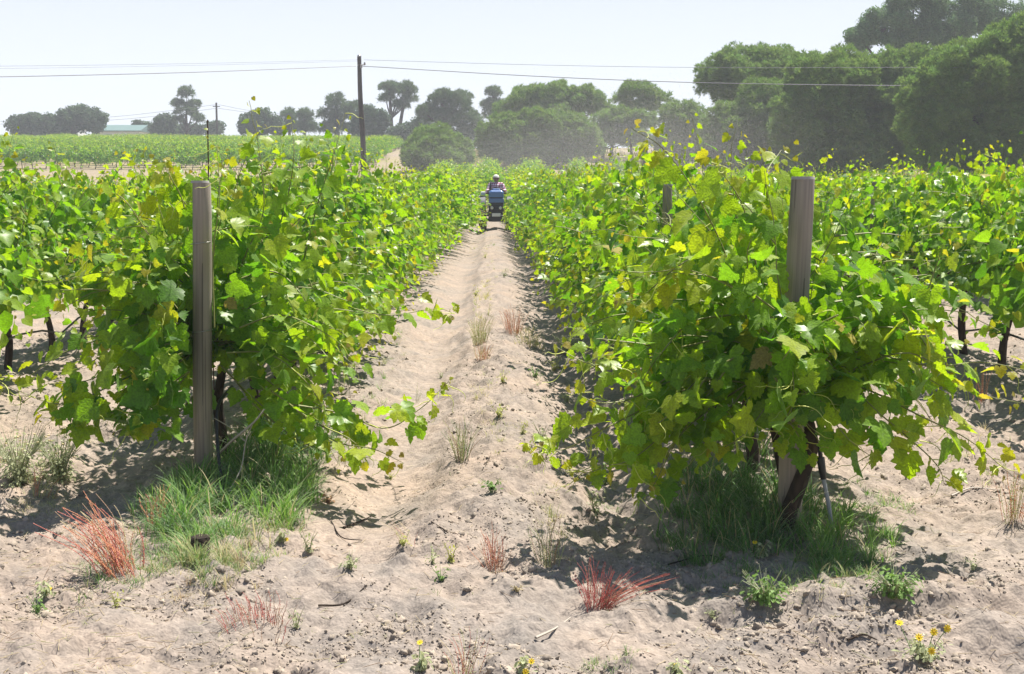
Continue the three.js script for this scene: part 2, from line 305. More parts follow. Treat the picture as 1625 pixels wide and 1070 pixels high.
function tendril(R, p, d, len) {
  const c = [p.clone()], q = p.clone(), e = d.clone().normalize(); const a = R() * 6, k = 5 + R() * 6;
  for (let i = 1; i <= 10; i++) { const t = i / 10; e.add(V(Math.sin(a + k * t * t) * 0.55 * t, Math.cos(a + k * t * t) * 0.55 * t - 0.05, (R() - 0.5) * 0.2)).normalize(); q.addScaledVector(e, len / 10 * (1.1 - 0.6 * t)); c.push(q.clone()); }
  return tube(c, (t) => 0.0022 * (1 - 0.7 * t), 4);
}
function gnarlyTrunk(R, h, r) {
  const c = []; const ax = (R() - 0.5) * 0.14, az = (R() - 0.5) * 0.16;
  for (let i = 0; i <= 9; i++) { const t = i / 9; c.push(V(ax * t + 0.025 * Math.sin(t * 6 + ax * 40), -0.12 + (h + 0.12) * t, az * t + 0.025 * Math.cos(t * 7 + az * 30))); }
  const ph = R() * 6;
  return { g: tube(c, (t, a) => r * (1.25 - 0.45 * t + 0.35 * Math.exp(-t * 9)) * (1 + 0.16 * Math.sin(3 * a + ph + t * 5) + 0.1 * Math.sin(5 * a - t * 11)), 9), top: c[9] };
}
// a grown vine: trunk, two arms along the wire, shoots with leaves
function growVine(seed, o = {}) {
  const R = rng(seed), shoots = [], leaves = [], tr = gnarlyTrunk(R, 0.56 + 0.08 * R(), 0.022 + 0.009 * R()), arms = [];
  for (const s of [-1, 1]) {
    const e = V((R() - 0.5) * 0.08, 0.72 + (R() - 0.5) * 0.06, s * (0.36 + 0.1 * R()));
    arms.push(tube(curvePts([tr.top.clone().add(V(0, -0.03, 0)), V(tr.top.x * 0.6, 0.69, s * 0.12), e], 6), (t, a) => 0.02 * (1 - 0.4 * t) * (1 + 0.2 * Math.sin(3 * a + t * 9)), 6));
  }
  const n = o.shoots ?? 28, opt = { front: o.front ?? 0, leaf: o.leaf ?? 0.112, tone: o.tone ?? 0 };
  for (let i = 0; i < n; i++) {
    const z = ((i + 0.5) / n - 0.5) * 0.95 + (R() - 0.5) * 0.1, side = R() < 0.5 ? -1 : 1, st = V((R() - 0.5) * 0.09, 0.66 + R() * 0.1, z), k = R();
    let sh;
    if (k < 0.42) sh = growShoot(R, st, V(side * 0.3 * R(), 1, (R() - 0.5) * 0.4), ((R() < 0.3 ? 1.0 : 0.78) + 0.36 * R()) * (o.tall ?? 1), 0.02, { ...opt, keep: 0.96 });
    else if (k < 0.74) sh = growShoot(R, st, V(side * (0.45 + 0.5 * R()), 0.85, (R() - 0.5) * 0.5), 0.75 + 0.3 * R(), 0.24 + 0.2 * R(), opt);
    else sh = growShoot(R, st, V(side * 0.95, 0.3 * R(), (R() - 0.5) * 0.6), 0.5 + 0.3 * R(), 0.24, opt);
    shoots.push(sh.pts); leaves.push(...sh.leaves);
    if (o.low && i % 3 === 0) { const lo = growShoot(R, V(side * 0.12, 0.6 + 0.15 * R(), z), V(side * 0.9, 0.35 * R(), (R() - 0.5)), 0.5 + 0.36 * R(), 0.34, opt); shoots.push(lo.pts); leaves.push(...lo.leaves); }
    if (R() < 0.75) { const q = sh.pts[Math.floor(sh.pts.length * (0.3 + 0.4 * R()))], lat = growShoot(R, q, V((R() - 0.5) * 2 + side * 0.6, 0.3, (R() - 0.5) * 1.6), 0.24 + 0.16 * R(), 0.2, { ...opt, leaf: 0.085 }); shoots.push(lat.pts); leaves.push(...lat.leaves); }
  }
  return { R, trunk: tr.g, arms, shoots, leaves };
}
function shootTube(p, r = 0.0045) { return tube(p, (t) => r * (1 - 0.72 * t), 4); }
// dress(): turn a grown vine into a thing; the `single` leaves that show largest are meshes of their own
const eyeLocal = V(), POST2 = at(1060, 330, 9.2);
function hidesPost(p) { const t = p.z / POST2.z; return t < 1 && t > 0 && Math.abs(p.x - POST2.x * t) < 0.05 + 0.03 * t && EYE + (p.y - EYE) / t > 1.13 && EYE + (p.y - EYE) / t < 1.62; }
function dressVine(v, name, label, group, pos, single, lod = LEAF0, shareTubes) {
  const g = thing(name, label, 'grape vine', pos, group);
  part('trunk', v.trunk, M.trunk, g);
  for (const a of v.arms) part('cordon_arm', a, M.trunk, g);
  for (const p of v.shoots) part('shoot', shootTube(p), M.cane, g);
  if (v.tendrils) for (const t of v.tendrils) part('tendril', t, M.tendril, g);
  eyeLocal.set(0, EYE, 0).sub(pos);
  v.leaves = v.leaves.filter((l) => !hidesPost(l.p.clone().add(pos)));
  const order = v.leaves.map((l) => ({ l, k: l.s / l.p.distanceTo(eyeLocal) })).sort((a, b) => b.k - a.k).map((e) => e.l);
  for (const l of order.slice(0, single)) {
    const m = part('leaf', lod[l.v % lod.length], LEAFM[clamp(Math.round(l.t), 0, 7)], g); leafMatrix(l, m.matrix); m.matrix.decompose(m.position, m.quaternion, m.scale);
  }
  const rest = order.slice(single);
  if (rest.length) part('foliage', mergeLeaves(rest, lod), leafVC, g).userData.kind = 'stuff';
  return g;
}
const UNIT = ['', 'first', 'second', 'third', 'fourth', 'fifth', 'sixth', 'seventh', 'eighth', 'ninth', 'tenth', 'eleventh', 'twelfth', 'thirteenth', 'fourteenth', 'fifteenth', 'sixteenth', 'seventeenth', 'eighteenth', 'nineteenth'];
function ordinal(n) { return n < 20 ? UNIT[n] : n % 10 ? ['twenty', 'thirty', 'forty', 'fifty'][Math.floor(n / 10) - 2] + '-' + UNIT[n % 10] : ['twentieth', 'thirtieth', 'fortieth', 'fiftieth'][n / 10 - 2]; }

// shared vines for the middle distance (eight growths, cloned) and for the mass beyond
const MID = Array.from({ length: 9 }, (_, i) => {
  const v = growVine(900 + i * 17, { shoots: 28, low: i < 6, tone: 0.05 });
  return { leaf: mergeLeaves(v.leaves, LEAF1), far: mergeLeaves(v.leaves.filter((_, k) => k % 10 < 7).map((l) => ({ ...l, s: l.s * 1.18 })), LEAF2), trunk: v.trunk, wood: mergeGeometries([...v.arms, ...v.shoots.map((p) => shootTube(p))]) };
});
const ROWNAME = ['the row left of the sandy track', 'the row right of the sandy track', 'the second row left of the track', 'the second row right of the track', 'the third row left of the track', 'the third row right of the track'];
const rowOrder = [0, 1, 2, 3];
const farVines = [];
let vineCount = 0;
const RV = rng(77);
function endOf(x) { return x > 3 ? 50 + (x < 9 ? 8 : 0) : x < -3 ? 48 : 73; }
ROWS.forEach((row, ri) => {
  let k = 0; const sp = 0.86, left = row.x < 0;
  for (let d = row.d0; d < endOf(row.x); d += sp * (0.93 + 0.14 * RV()), k++) {
    const x = row.x + (RV() - 0.5) * 0.08, pos = V(x, big(x, d), -d);
    const inView = x / d > -0.43 && x / d < 0.455;
    if (!inView) { if (x / d < -0.6 || x / d > 0.62) continue; }
    const own = ri < 4 && (d < 46 || ri < 2) && inView;
    const turn = RV() < 0.5 ? 0 : Math.PI, sc = (0.93 + 0.16 * RV()) * (row.x < -3 && d > 16 ? 0.9 : 1), pick = Math.floor(RV() * (ri < 2 ? 6 : 9)), seed = Math.floor(RV() * 1e6);
    if (own && ri < 2 && k === 0) continue;                       // the two end vines are built one by one below
    if (own && d < 16.5) {
      const nth = ordinal(k + 1);
      const v = growVine(seed, { shoots: d < 10 ? 31 : 28, front: k < 3 && ri < 2 ? 0.35 : 0, low: ri < 2, tone: 0.3 });
      dressVine(v, 'grape_vine', `${nth} vine from the near end of ${ROWNAME[ri]}`, `vines of ${ROWNAME[ri]}`, pos, d < 8.2 ? 300 : d < 11.5 ? 150 : 60, d < 11 ? LEAF0 : LEAF1);
      vineCount++;
    } else if (own) {
      const g = thing('grape_vine', d > 41 ? `small far vine in ${ROWNAME[ri]}, beyond the tractor` : `${ordinal(k + 1)} vine from the near end of ${ROWNAME[ri]}`, 'grape vine', pos, `vines of ${ROWNAME[ri]}${d > 41 ? ' beyond the tractor' : ' up to the tractor'}`);
      g.rotation.y = turn; g.scale.set(sc * (ri > 1 || d < 20 ? 1 : d < 26 ? 1.08 : ri === 1 ? 1.2 : 1.42), sc, sc);
      part('trunk', MID[pick].trunk, M.trunk, g); part('shoots', MID[pick].wood, M.cane, g).userData.kind = 'stuff'; part('foliage', d < 30 ? MID[pick].leaf : MID[pick].far, leafVC, g).userData.kind = 'stuff';
      vineCount++;
    } else farVines.push({ pos, turn, sc, pick });
  }
});
for (let x = -2.9; x < 10; x += 2.6) for (let d = 60; d < 79; d += 0.95) { const xx = x + (RV() - 0.5) * 0.5, q = RV(); farVines.push({ pos: V(xx, big(xx, d) - 0.05, -d), turn: q < 0.5 ? 0.2 : 3, sc: 0.95 + 0.2 * RV(), pick: Math.floor(RV() * 9) }); }
{
  const g = thing('distant_vines', 'rows of green vines crowding the vineyard on both sides behind the near rows', 'vines'); g.userData.kind = 'stuff';
  for (let v = 0; v < 9; v++) {
    const list = farVines.filter((f) => f.pick === v), im = shadow(new THREE.InstancedMesh(MID[v].far, leafVC, list.length)), tk = shadow(new THREE.InstancedMesh(MID[v].trunk, M.trunk, list.length)), m = new THREE.Matrix4(), q = new THREE.Quaternion();
    list.forEach((f, i) => { m.compose(f.pos, q.setFromAxisAngle(V(0, 1, 0), f.turn), V(f.sc, f.sc, f.sc)); im.setMatrixAt(i, m); tk.setMatrixAt(i, m); });
    im.name = 'foliage'; tk.name = 'trunks'; im.userData.kind = tk.userData.kind = 'stuff'; g.add(im, tk);
  }
}
// the two big end vines at the posts, with the long loose shoots that the photograph shows
function endVine(seed, pos, label, loose, sprawl, post, bare, tall) {
  const v = growVine(seed, { shoots: 30, front: 0.5, leaf: 0.115, low: true, tone: 1.0, tall }), R = v.R;
  for (const [dx, dy, dz, len, dr, hx] of sprawl) for (let k = 0; k < 6; k++) {
    const s = growShoot(R, V(hx ?? (R() - 0.5) * 0.1, 0.62 + 0.15 * R(), 0.1 + (R() - 0.5) * 0.4), V(dx + (R() - 0.5) * 0.3, dy + (R() - 0.5) * 0.3, dz + (R() - 0.5) * 0.3), len * (0.85 + 0.3 * R()), dr, { leaf: 0.125, front: 0.6 });
    v.shoots.push(s.pts); v.leaves.push(...s.leaves);
  }
  v.tendrils = [];
  for (const [depth, leafSize, young, ...px] of loose) {
    const ctrl = px.map(([a, b], i) => at(a, b, depth + 0.05 * i * (i % 2 ? 1 : -1)).sub(pos)), L = new THREE.CatmullRomCurve3(ctrl), len = L.getLength(), n = Math.max(6, Math.round(len / 0.042)), pts = L.getSpacedPoints(n);
    v.shoots.push(pts);
    for (let i = 1; i <= n; i++) {
      const d = pts[i].clone().sub(pts[i - 1]).normalize(), t = i / n, before = v.leaves.length;
      leavesAt(R, pts[i], d, 0.15 + 0.85 * t, i, v.leaves, { leaf: leafSize * 0.85, front: 0.6, keep: 0.92 });
      for (let q = before; q < v.leaves.length; q++) v.leaves[q].t = clamp(v.leaves[q].t + young, 0, 6.8);
      if (R() < 0.28 && t > 0.2) v.tendrils.push(tendril(R, pts[i], V((R() - 0.5) * 2, 0.3 - R(), R()), 0.12 + 0.14 * R()));
    }
  }
  const px = post.x - pos.x, pz = post.z - pos.z, hits = (p, m) => { const along = (p.z - pz) / (0 - post.z), cx = px * (1 - along) + (0 - pos.x) * along; return p.z > pz - 0.04 && p.y > bare && Math.abs(p.x - cx) < m; };
  v.leaves = v.leaves.filter((l) => !hits(l.p, 0.075 + l.s * 0.3)); v.shoots = v.shoots.filter((s) => !s.some((p) => hits(p, 0.05)));
  return dressVine(v, 'grape_vine', label, 'vines at the near row ends', pos, 300);
}
const endLeft = V(-1.45, 0.03, -6.55), endRight = V(1.26, 0.03, -5.42);
endVine(4101, endLeft, 'big bushy grape vine sprawling around the slim post at left', [
  [6.0, 0.12, 1.4, [340, 520], [338, 400], [348, 320], [344, 232]], [6.6, 0.11, 0.8, [420, 420], [452, 330], [466, 250], [462, 188]], [6.9, 0.11, 0.5, [480, 420], [505, 320], [528, 250], [548, 180]],
  [6.7, 0.11, 1.0, [440, 480], [520, 480], [610, 500], [690, 490], [722, 498]], [6.0, 0.12, 1.3, [450, 640], [540, 655], [610, 680], [665, 650], [712, 606]], [5.9, 0.12, 1.6, [470, 650], [530, 700], [590, 712], [640, 735]],
  [5.9, 0.12, 1.6, [290, 560], [200, 600], [110, 640], [40, 625], [-12, 600]], [5.85, 0.135, 0.8, [300, 590], [220, 640], [130, 665], [60, 662]], [6.1, 0.12, 2.2, [310, 500], [230, 440], [170, 415], [110, 405]],
  [6.2, 0.12, 2.0, [300, 440], [235, 370], [200, 320], [165, 300]], [6.3, 0.11, 2.2, [300, 380], [290, 320], [270, 280], [262, 262]], [5.85, 0.15, 0.2, [330, 560], [270, 600], [230, 650], [200, 680]],
  [6.0, 0.13, 1.0, [360, 560], [420, 560], [480, 600], [520, 660]], [6.2, 0.13, 1.2, [360, 450], [430, 430], [480, 470], [500, 540]], [5.85, 0.15, 0.0, [330, 480], [285, 520], [262, 580], [255, 640]], [5.9, 0.14, 0.3, [340, 430], [275, 480], [240, 540], [215, 600]], [6.1, 0.13, 0.6, [350, 580], [400, 630], [470, 690]], [6.3, 0.13, 0.8, [360, 560], [420, 620], [500, 640], [560, 690]], [6.2, 0.12, 0.9, [400, 540], [470, 560], [540, 580], [600, 570]], [6.0, 0.14, 0.2, [300, 590], [250, 650], [180, 690]], [6.4, 0.13, 0.2, [370, 600], [420, 660], [450, 700]], [6.4, 0.13, 0.2, [330, 600], [280, 660], [240, 700]], [6.3, 0.13, 0.6, [420, 600], [480, 650], [540, 740]], [5.8, 0.16, 0.2, [320, 600], [250, 620], [170, 650], [110, 690]], [5.8, 0.16, 0.4, [310, 570], [220, 600], [140, 630], [90, 640]], [5.75, 0.16, 0.1, [320, 640], [260, 660], [200, 690]], [5.95, 0.14, 1.2, [430, 620], [500, 670], [560, 700], [580, 740]], [6.0, 0.14, 0.9, [400, 640], [460, 690], [520, 720]], [5.9, 0.13, 1.4, [300, 540], [210, 560], [150, 600], [70, 610]], [6.0, 0.13, 1.6, [380, 520], [440, 500], [500, 520], [560, 560]],
], [[-1, 0.25, 0.25, 0.7, 0.3], [1, 0.3, 0.3, 0.6, 0.35], [0.2, 0.5, 1, 0.5, 0.4], [-0.6, 0.9, 0.4, 0.8, 0.25], [0.6, 0.2, 0.7, 0.5, 0.4], [-0.5, 0.1, 0.8, 0.5, 0.4]], V(-1.43, 0, -6.16), 0.2, 0.95);
endVine(4202, endRight, 'big bushy grape vine sprawling around the thick post at right', [
  [5.2, 0.13, 1.6, [1190, 520], [1150, 400], [1100, 300], [1052, 236], [1002, 204]], [5.0, 0.12, 1.5, [1130, 600], [1040, 640], [960, 680], [890, 715], [838, 705]], [5.1, 0.11, 1.5, [1130, 540], [1040, 560], [950, 580], [880, 550]],
  [5.0, 0.12, 1.4, [1290, 560], [1380, 560], [1470, 580], [1560, 575], [1640, 590]], [4.9, 0.13, 1.2, [1300, 600], [1380, 620], [1460, 660], [1540, 700], [1612, 760]], [4.95, 0.12, 1.8, [1290, 620], [1370, 580], [1440, 560], [1540, 620], [1620, 640]],
  [5.3, 0.12, 2.2, [1200, 440], [1130, 400], [1080, 420], [1020, 470], [990, 480]], [5.4, 0.11, 1.8, [1200, 420], [1180, 330], [1150, 280], [1120, 250]], [5.4, 0.11, 1.8, [1230, 420], [1220, 330], [1215, 280], [1240, 238]],
  [5.0, 0.14, 0.3, [1200, 600], [1140, 640], [1080, 690], [1040, 760], [1015, 790]], [4.95, 0.13, 1.3, [1180, 560], [1110, 600], [1060, 660], [1010, 690]], [4.85, 0.14, 1.6, [1250, 600], [1220, 640], [1180, 690], [1130, 720]],
  [4.9, 0.13, 1.2, [1250, 520], [1240, 480], [1250, 460]], [4.85, 0.14, 0.2, [1260, 580], [1290, 620], [1340, 690], [1390, 730]], [4.9, 0.14, 0.6, [1280, 540], [1340, 600], [1400, 660], [1460, 700]], [4.9, 0.14, 0.2, [1240, 560], [1230, 620], [1260, 680], [1290, 720]],
  [5.1, 0.13, 1.0, [1160, 500], [1100, 510], [1050, 560], [1010, 620]], [4.85, 0.14, 0.6, [1200, 470], [1240, 500], [1280, 540], [1310, 590]], [4.8, 0.14, 0.3, [1210, 520], [1250, 560], [1260, 620], [1250, 680]], [4.85, 0.14, 0.8, [1330, 500], [1290, 520], [1250, 560], [1215, 620]], [4.82, 0.14, 0.4, [1320, 560], [1280, 600], [1255, 650], [1220, 710]], [4.85, 0.13, 1.0, [1190, 490], [1235, 470], [1290, 500]], [4.8, 0.14, 0.5, [1230, 600], [1270, 660], [1310, 700]], [5.0, 0.14, 0.6, [1180, 620], [1120, 700], [1080, 765]], [4.95, 0.14, 0.8, [1150, 590], [1080, 690], [1035, 775]], [4.95, 0.13, 0.4, [1200, 620], [1150, 680], [1130, 740]], [5.1, 0.13, 1.2, [1100, 600], [1020, 690], [950, 745], [900, 750]], [4.9, 0.13, 1.0, [1320, 600], [1400, 660], [1480, 730], [1500, 770]], [5.0, 0.13, 1.4, [1100, 560], [1030, 620], [960, 640], [905, 620]], [4.95, 0.13, 1.0, [1120, 600], [1060, 680], [1000, 730], [940, 740]], [5.0, 0.13, 1.6, [1320, 480], [1400, 470], [1450, 520], [1500, 600]], [5.0, 0.13, 1.4, [1300, 520], [1360, 520], [1420, 520], [1480, 540]],
], [[-1, 0.25, 0.3, 0.7, 0.35], [1, 0.25, 0.3, 0.7, 0.35], [0.1, 0.4, 1, 0.45, 0.45], [0.6, 0.8, 0.4, 0.7, 0.3]], V(1.25, 0, -5.16), 1.0, 0.8);

// ---------------------------------------------------------------- posts, wires, hoses
function postGeo(r, h, lean, seed) {
  const R = rng(seed), c = []; for (let i = 0; i <= 12; i++) { const t = i / 12; c.push(V(lean[0] * t + 0.006 * Math.sin(t * 5 + seed), -0.35 + (h + 0.35) * t, lean[1] * t)); }
  return tube(c, (t, a) => r * (1.03 - 0.06 * t) * (1 + 0.035 * Math.sin(3 * a + seed) + 0.02 * Math.sin(7 * a + t * 4)) * (t > 0.985 ? 0.96 : 1), 20);
}
function woodPost(label, pos, r, h, lean, seed, rings) {
  const g = thing('vineyard_post', label, 'post', pos, 'wooden posts of the vine rows'); part('shaft', postGeo(r, h, lean, seed), M.post, g);
  const cap = part('cut_end', new THREE.CylinderGeometry(r * 0.9, r * 0.97, 0.012, 20), M.postEnd, g); cap.position.set(lean[0], h + 0.004, lean[1]);
  for (const y of rings) { const t = (y + 0.35) / (h + 0.35), ring = part('wire_loop', new THREE.TorusGeometry(r * 1.05, 0.0022, 5, 24), M.steel, g); ring.rotation.x = Math.PI / 2; ring.rotation.y = 0.12; ring.position.set(lean[0] * t, y, lean[1] * t); }
  return g;
}
const pL = V(-1.45, 0, -6.16), pR = V(1.235, 0, -5.16);
woodPost('slim weathered grey post at the near end of the row left of the track', pL, 0.046, 1.5, [0.03, 0.02], 3, [0.78, 1.21]);
woodPost('thick weathered grey post at the near end of the row right of the track', pR, 0.05, 1.515, [0.018, 0.02], 8, [1.0]);
woodPost('dark slim post standing in the row right of the track behind the thick post', V(POST2.x, 0, -9.2), 0.036, 1.48, [0, 0], 12, []);
woodPost('short dark post tip showing in the second row right of the track', V(3.94, 0, -13.1), 0.03, 1.5, [0, 0], 14, []);
for (const [px, py, d] of [[1024, 228, 60]]) { const p = at(px, py, d); woodPost('grey post standing in the dust behind the vines right of the tractor', V(p.x, big(p.x, d), -d), 0.13, p.y - big(p.x, d), [0, 0], 21, []); }
{ const p = at(327, 190, 9.0); lone('steel_stake', tube([V(0, -0.3, 0), V(0, 1.2, 0), V(0.01, p.y, 0)], () => 0.005, 6), M.rust, 'thin dark stake rising above the vines behind the slim post', 'stake', V(p.x, 0, -9.0)); }
// stump of a cut stake in the grass before the slim post
{ const p = onGround(318, 878); const g = thing('cut_stump', 'short cut off stake in the grass before the slim post', 'stump', p); part('shaft', tube([V(0, -0.1, 0), V(0, 0.03, 0), V(0.004, 0.06, 0)], (t, a) => 0.038 * (1 + 0.05 * Math.sin(3 * a)), 14), M.trunk, g); const c = part('cut_end', new THREE.CylinderGeometry(0.035, 0.038, 0.008, 14), M.postEnd, g); c.position.set(0.004, 0.061, 0); c.material = M.trunk; }
ROWS.slice(0, 4).forEach((r, i) => { for (const [y, w] of [[0.7, 'lower'], [1.2, 'upper']]) {
  const pts = []; const d0 = i < 2 ? [6.16, 5.16][i] : 9; for (let d = d0; d < 46; d += 1.3) pts.push(V(r.x, big(r.x, d) + y + 0.012 * Math.sin(d * 1.4), -d));
  lone('trellis_wire', tube(pts, () => 0.0018, 4), M.steel, `${w} steel trellis wire running through ${ROWNAME[i]}`, 'wire', V(0, 0, 0), 'trellis wires');
} });
// drip hoses
{ const g = thing('drip_hose', 'black drip hose hanging beside the slim post into the grass', 'hose', V(pL.x + 0.1, 0, pL.z));
  part('hose', tube(curvePts([V(0, 0.46, -0.25), V(-0.02, 0.4, 0.0), V(-0.005, 0.25, 0.1), V(0.03, 0.08, 0.2), V(0.045, -0.05, 0.24)], 16), () => 0.0085, 8), M.hose, g);
  part('connector', tube([V(0.022, 0.1, 0.19), V(0.035, 0.03, 0.22)], () => 0.016, 10), M.hose, g); }
{ const g = thing('drip_hose', 'black drip hose with grey tube hanging beside the thick post', 'hose', V(pR.x + 0.1, 0, pR.z));
  part('hose', tube(curvePts([V(-0.02, 0.5, -0.15), V(0.015, 0.42, 0.0), V(0.03, 0.33, 0.02)], 10), () => 0.009, 8), M.hose, g);
  part('connector', tube([V(0.024, 0.36, 0.015), V(0.034, 0.3, 0.02), V(0.038, 0.27, 0.022)], (t) => 0.018 * (1 - 0.3 * t), 10), M.hose, g);
  part('grey_tube', tube([V(0.038, 0.27, 0.022), V(0.06, 0.16, 0.04), V(0.075, 0.02, 0.06)], () => 0.0095, 8), M.hoseGrey, g); }
for (const i of [2, 3]) { const r = ROWS[i], pts = []; for (let d = 8.4; d < 24; d += 0.45) pts.push(V(r.x + 0.05, 0.3 + 0.05 * Math.sin(d * 3.4) + 0.02 * Math.sin(d * 7), -d)); lone('drip_hose', tube(pts, () => 0.009, 6), M.hose, `thin black drip hose strung low along ${ROWNAME[i]}`, 'hose', V(0, 0, 0)); }
// second trunk leaning on the thick post, dead pruned canes at the slim post
{ const R = rng(31); lone('vine_trunk', tube(curvePts([V(0.02, -0.1, 0.1), V(0.0, 0.1, 0.08), V(0.05, 0.28, 0.07), V(0.1, 0.42, 0.02), V(0.06, 0.62, -0.1), V(0.02, 0.78, -0.25)], 18), (t, a) => 0.036 * (1 - 0.35 * t) * (1 + 0.18 * Math.sin(3 * a + t * 9)), 9), M.trunk, 'dark twisted old vine trunk leaning on the thick post', 'vine trunk', V(pR.x - 0.02, 0, pR.z)); }
{ const px = (a, b, d) => at(a, b, d); const g = thing('dry_cane', 'bare pale dead cane arching beside the slim post', 'cane', V(0, 0, 0));
  part('cane', tube(curvePts([px(345, 722, 6.1), px(372, 696, 6.0), px(405, 668, 5.98), px(425, 642, 6.0)], 14), (t) => 0.008 * (1 - 0.5 * t), 6), M.dryCane, g);
  part('side_cane', tube(curvePts([px(330, 830, 5.75), px(356, 790, 5.8), px(382, 745, 5.9), px(390, 700, 5.98), px(402, 670, 5.98)], 14), (t) => 0.0042 * (1 - 0.3 * t), 6), M.dryCane, g);
  part('side_cane', tube(curvePts([px(388, 700, 5.98), px(370, 682, 6.02), px(340, 664, 6.06)], 8), (t) => 0.004 * (1 - 0.4 * t), 5), M.dryCane, g); }
// ---------------------------------------------------------------- ground plants
function plane(px, py) { const q = at(px, py, 1), k = (q.y - EYE) / 1, d = EYE / -k; const p = at(px, py, d); return V(p.x, ground(p.x, d), -d); }
function plantMat(c, tr = 0.35) { return new THREE.MeshPhysicalMaterial({ color: lin(...c), roughness: 0.95, transmission: tr, thickness: 0, side: THREE.DoubleSide }); }
const PM = {
  red: plantMat([0.50, 0.075, 0.05]), rose: plantMat([0.56, 0.15, 0.10]), orange: plantMat([0.62, 0.25, 0.10]), brown: plantMat([0.40, 0.24, 0.13]), straw: plantMat([0.60, 0.50, 0.26]),
  lime: plantMat([0.48, 0.50, 0.12], 0.5), green: plantMat([0.17, 0.30, 0.05], 0.45), grey: plantMat([0.40, 0.43, 0.22], 0.45), petal: plantMat([0.85, 0.66, 0.02], 0.3), disc: plantMat([0.55, 0.33, 0.01], 0),
};
const whiteLeaf = new THREE.MeshPhysicalMaterial({ color: lin(1, 1, 1), roughness: 0.95, transmission: 0.45, thickness: 0, clearcoat: 0.3, clearcoatRoughness: 0.45, side: THREE.DoubleSide });
// a thin stalk set with small seeds
function stalkGeo(R, h, lean, fat, bare = 0.12) {
  const n = 9, c = [], a = R() * 6, bend = 0.2 + 0.3 * R(), P = [], I = [];
  for (let i = 0; i <= n; i++) { const t = i / n; c.push(V(h * (lean[0] * (0.55 * t + 0.45 * t * t) + bend * 0.3 * Math.sin(t * 3 + a) * t), Math.max(0.006 - 0.016 * (i === 0 ? 1 : 0), h * t * (1 - 0.16 * t * Math.hypot(lean[0], lean[1]))), h * (lean[1] * t + bend * 0.3 * Math.cos(t * 4 + a) * t))); }
  const line = new THREE.CatmullRomCurve3(c), seeds = Math.round(clamp(h / 0.0075, 10, 34));
  for (let i = 0; i < seeds; i++) {
    const t = bare + (1 - bare) * (i + R()) / seeds, p = line.getPoint(Math.min(1, t)), s = fat * (0.5 + 0.6 * R()) * (1.1 - 0.6 * t), an = i * 2.4, o = p.clone().add(V(Math.cos(an) * s, s * 0.6, Math.sin(an) * s)), k = P.length / 3;
    for (const [x, y, z] of [[0, 1.3, 0], [1, -0.5, 0], [-0.5, -0.5, 0.85], [-0.5, -0.5, -0.85]]) P.push(o.x + x * s, o.y + y * s, o.z + z * s); I.push(k, k + 2, k + 1, k, k + 3, k + 2, k, k + 1, k + 3, k + 1, k + 2, k + 3);
  }
  const g = new THREE.BufferGeometry(); g.setAttribute('position', new THREE.Float32BufferAttribute(P, 3)); g.setIndex(I); g.computeVertexNormals(); const st = tube(c, (t) => fat * 0.42 * (1 - 0.4 * t), 4); st.deleteAttribute('uv');
  return mergeGeometries([g, st]);
}
// [px, py of the base, height px, half spread px, number, lean x, lean z, materials, label]
const STALKS = [
  [196, 905, 128, 50, 90, -0.42, 0.1, ['orange', 'rose', 'orange', 'rose', 'red', 'straw', 'brown'], 'large fan of orange red seed stalks leaning left beside the grass of the slim post', 0.0036],
  [243, 836, 78, 18, 22, -0.05, 0, ['orange', 'brown'], 'upright rusty orange seed stalks in grass just behind the large red fan', 0.0034],
  [783, 903, 74, 20, 60, -0.1, 0, ['red', 'orange', 'orange', 'brown'], 'upright coral red tuft on the middle of the sandy track', 0.0024],
  [942, 966, 84, 20, 60, 0.03, 0, ['red', 'red', 'rose', 'brown'], 'deep crimson upright tuft beside the vine shadow', 0.0024],
  [957, 966, 76, 20, 70, 0.9, 0.0, ['red', 'red', 'rose', 'brown'], 'crimson seed stalks lying over to the right beside the upright crimson tuft', 0.0024],
  [405, 985, 50, 80, 110, -0.1, 0.2, ['brown', 'red', 'rose', 'brown'], 'low sprawling brown and red weed before the grass clump', 0.0022],
  [738, 1078, 92, 34, 36, 0.05, 0, ['brown', 'rose', 'straw', 'lime'], 'thin pinkish brown stalks at the bottom edge of the track', 0.0022],
  [733, 730, 74, 16, 70, 0.0, 0, ['lime', 'lime', 'brown', 'green'], 'upright green sheaf of stalks on the middle of the track', 0.0026],
  [815, 530, 46, 20, 90, 0.0, 0, ['orange', 'orange', 'brown'], 'rusty red stalk clump beside the vine shadow on the track', 0.003],
  [762, 545, 54, 16, 100, 0.0, 0, ['lime', 'straw', 'lime'], 'yellow green grassy clump on the far middle of the track', 0.003],
  [764, 570, 30, 16, 60, 0.0, 0, ['straw', 'orange'], 'straw and orange stubble before the yellow green clump', 0.003],
  [842, 548, 30, 26, 80, 0.1, 0, ['lime', 'straw'], 'yellowish low clump at the edge of the right rut', 0.003],
  [650, 862, 46, 26, 15, -0.45, 0, ['rose', 'straw', 'brown'], 'sparse pink stalks bending left on the track ridge', 0.002],
  [872, 900, 92, 26, 70, 0.0, 0, ['grey', 'lime', 'grey', 'brown'], 'grey green leggy weed between coral tuft and vine', 0.0022],
  [1608, 830, 100, 22, 34, 0.05, 0, ['orange', 'straw', 'lime'], 'orange seed stalks at the right edge of the view', 0.0032],
  [1560, 640, 60, 18, 24, 0, 0, ['orange', 'brown'], 'rusty stalks in the lane right of the thick post', 0.003],
  [62, 790, 52, 30, 34, 0.3, 0, ['straw', 'orange', 'lime'], 'dry yellow and orange stalks before the bushy weed at left', 0.0026],
  [660, 640, 34, 10, 12, 0, 0, ['grey', 'lime'], 'thin grey stalks in the left rut', 0.002],
];
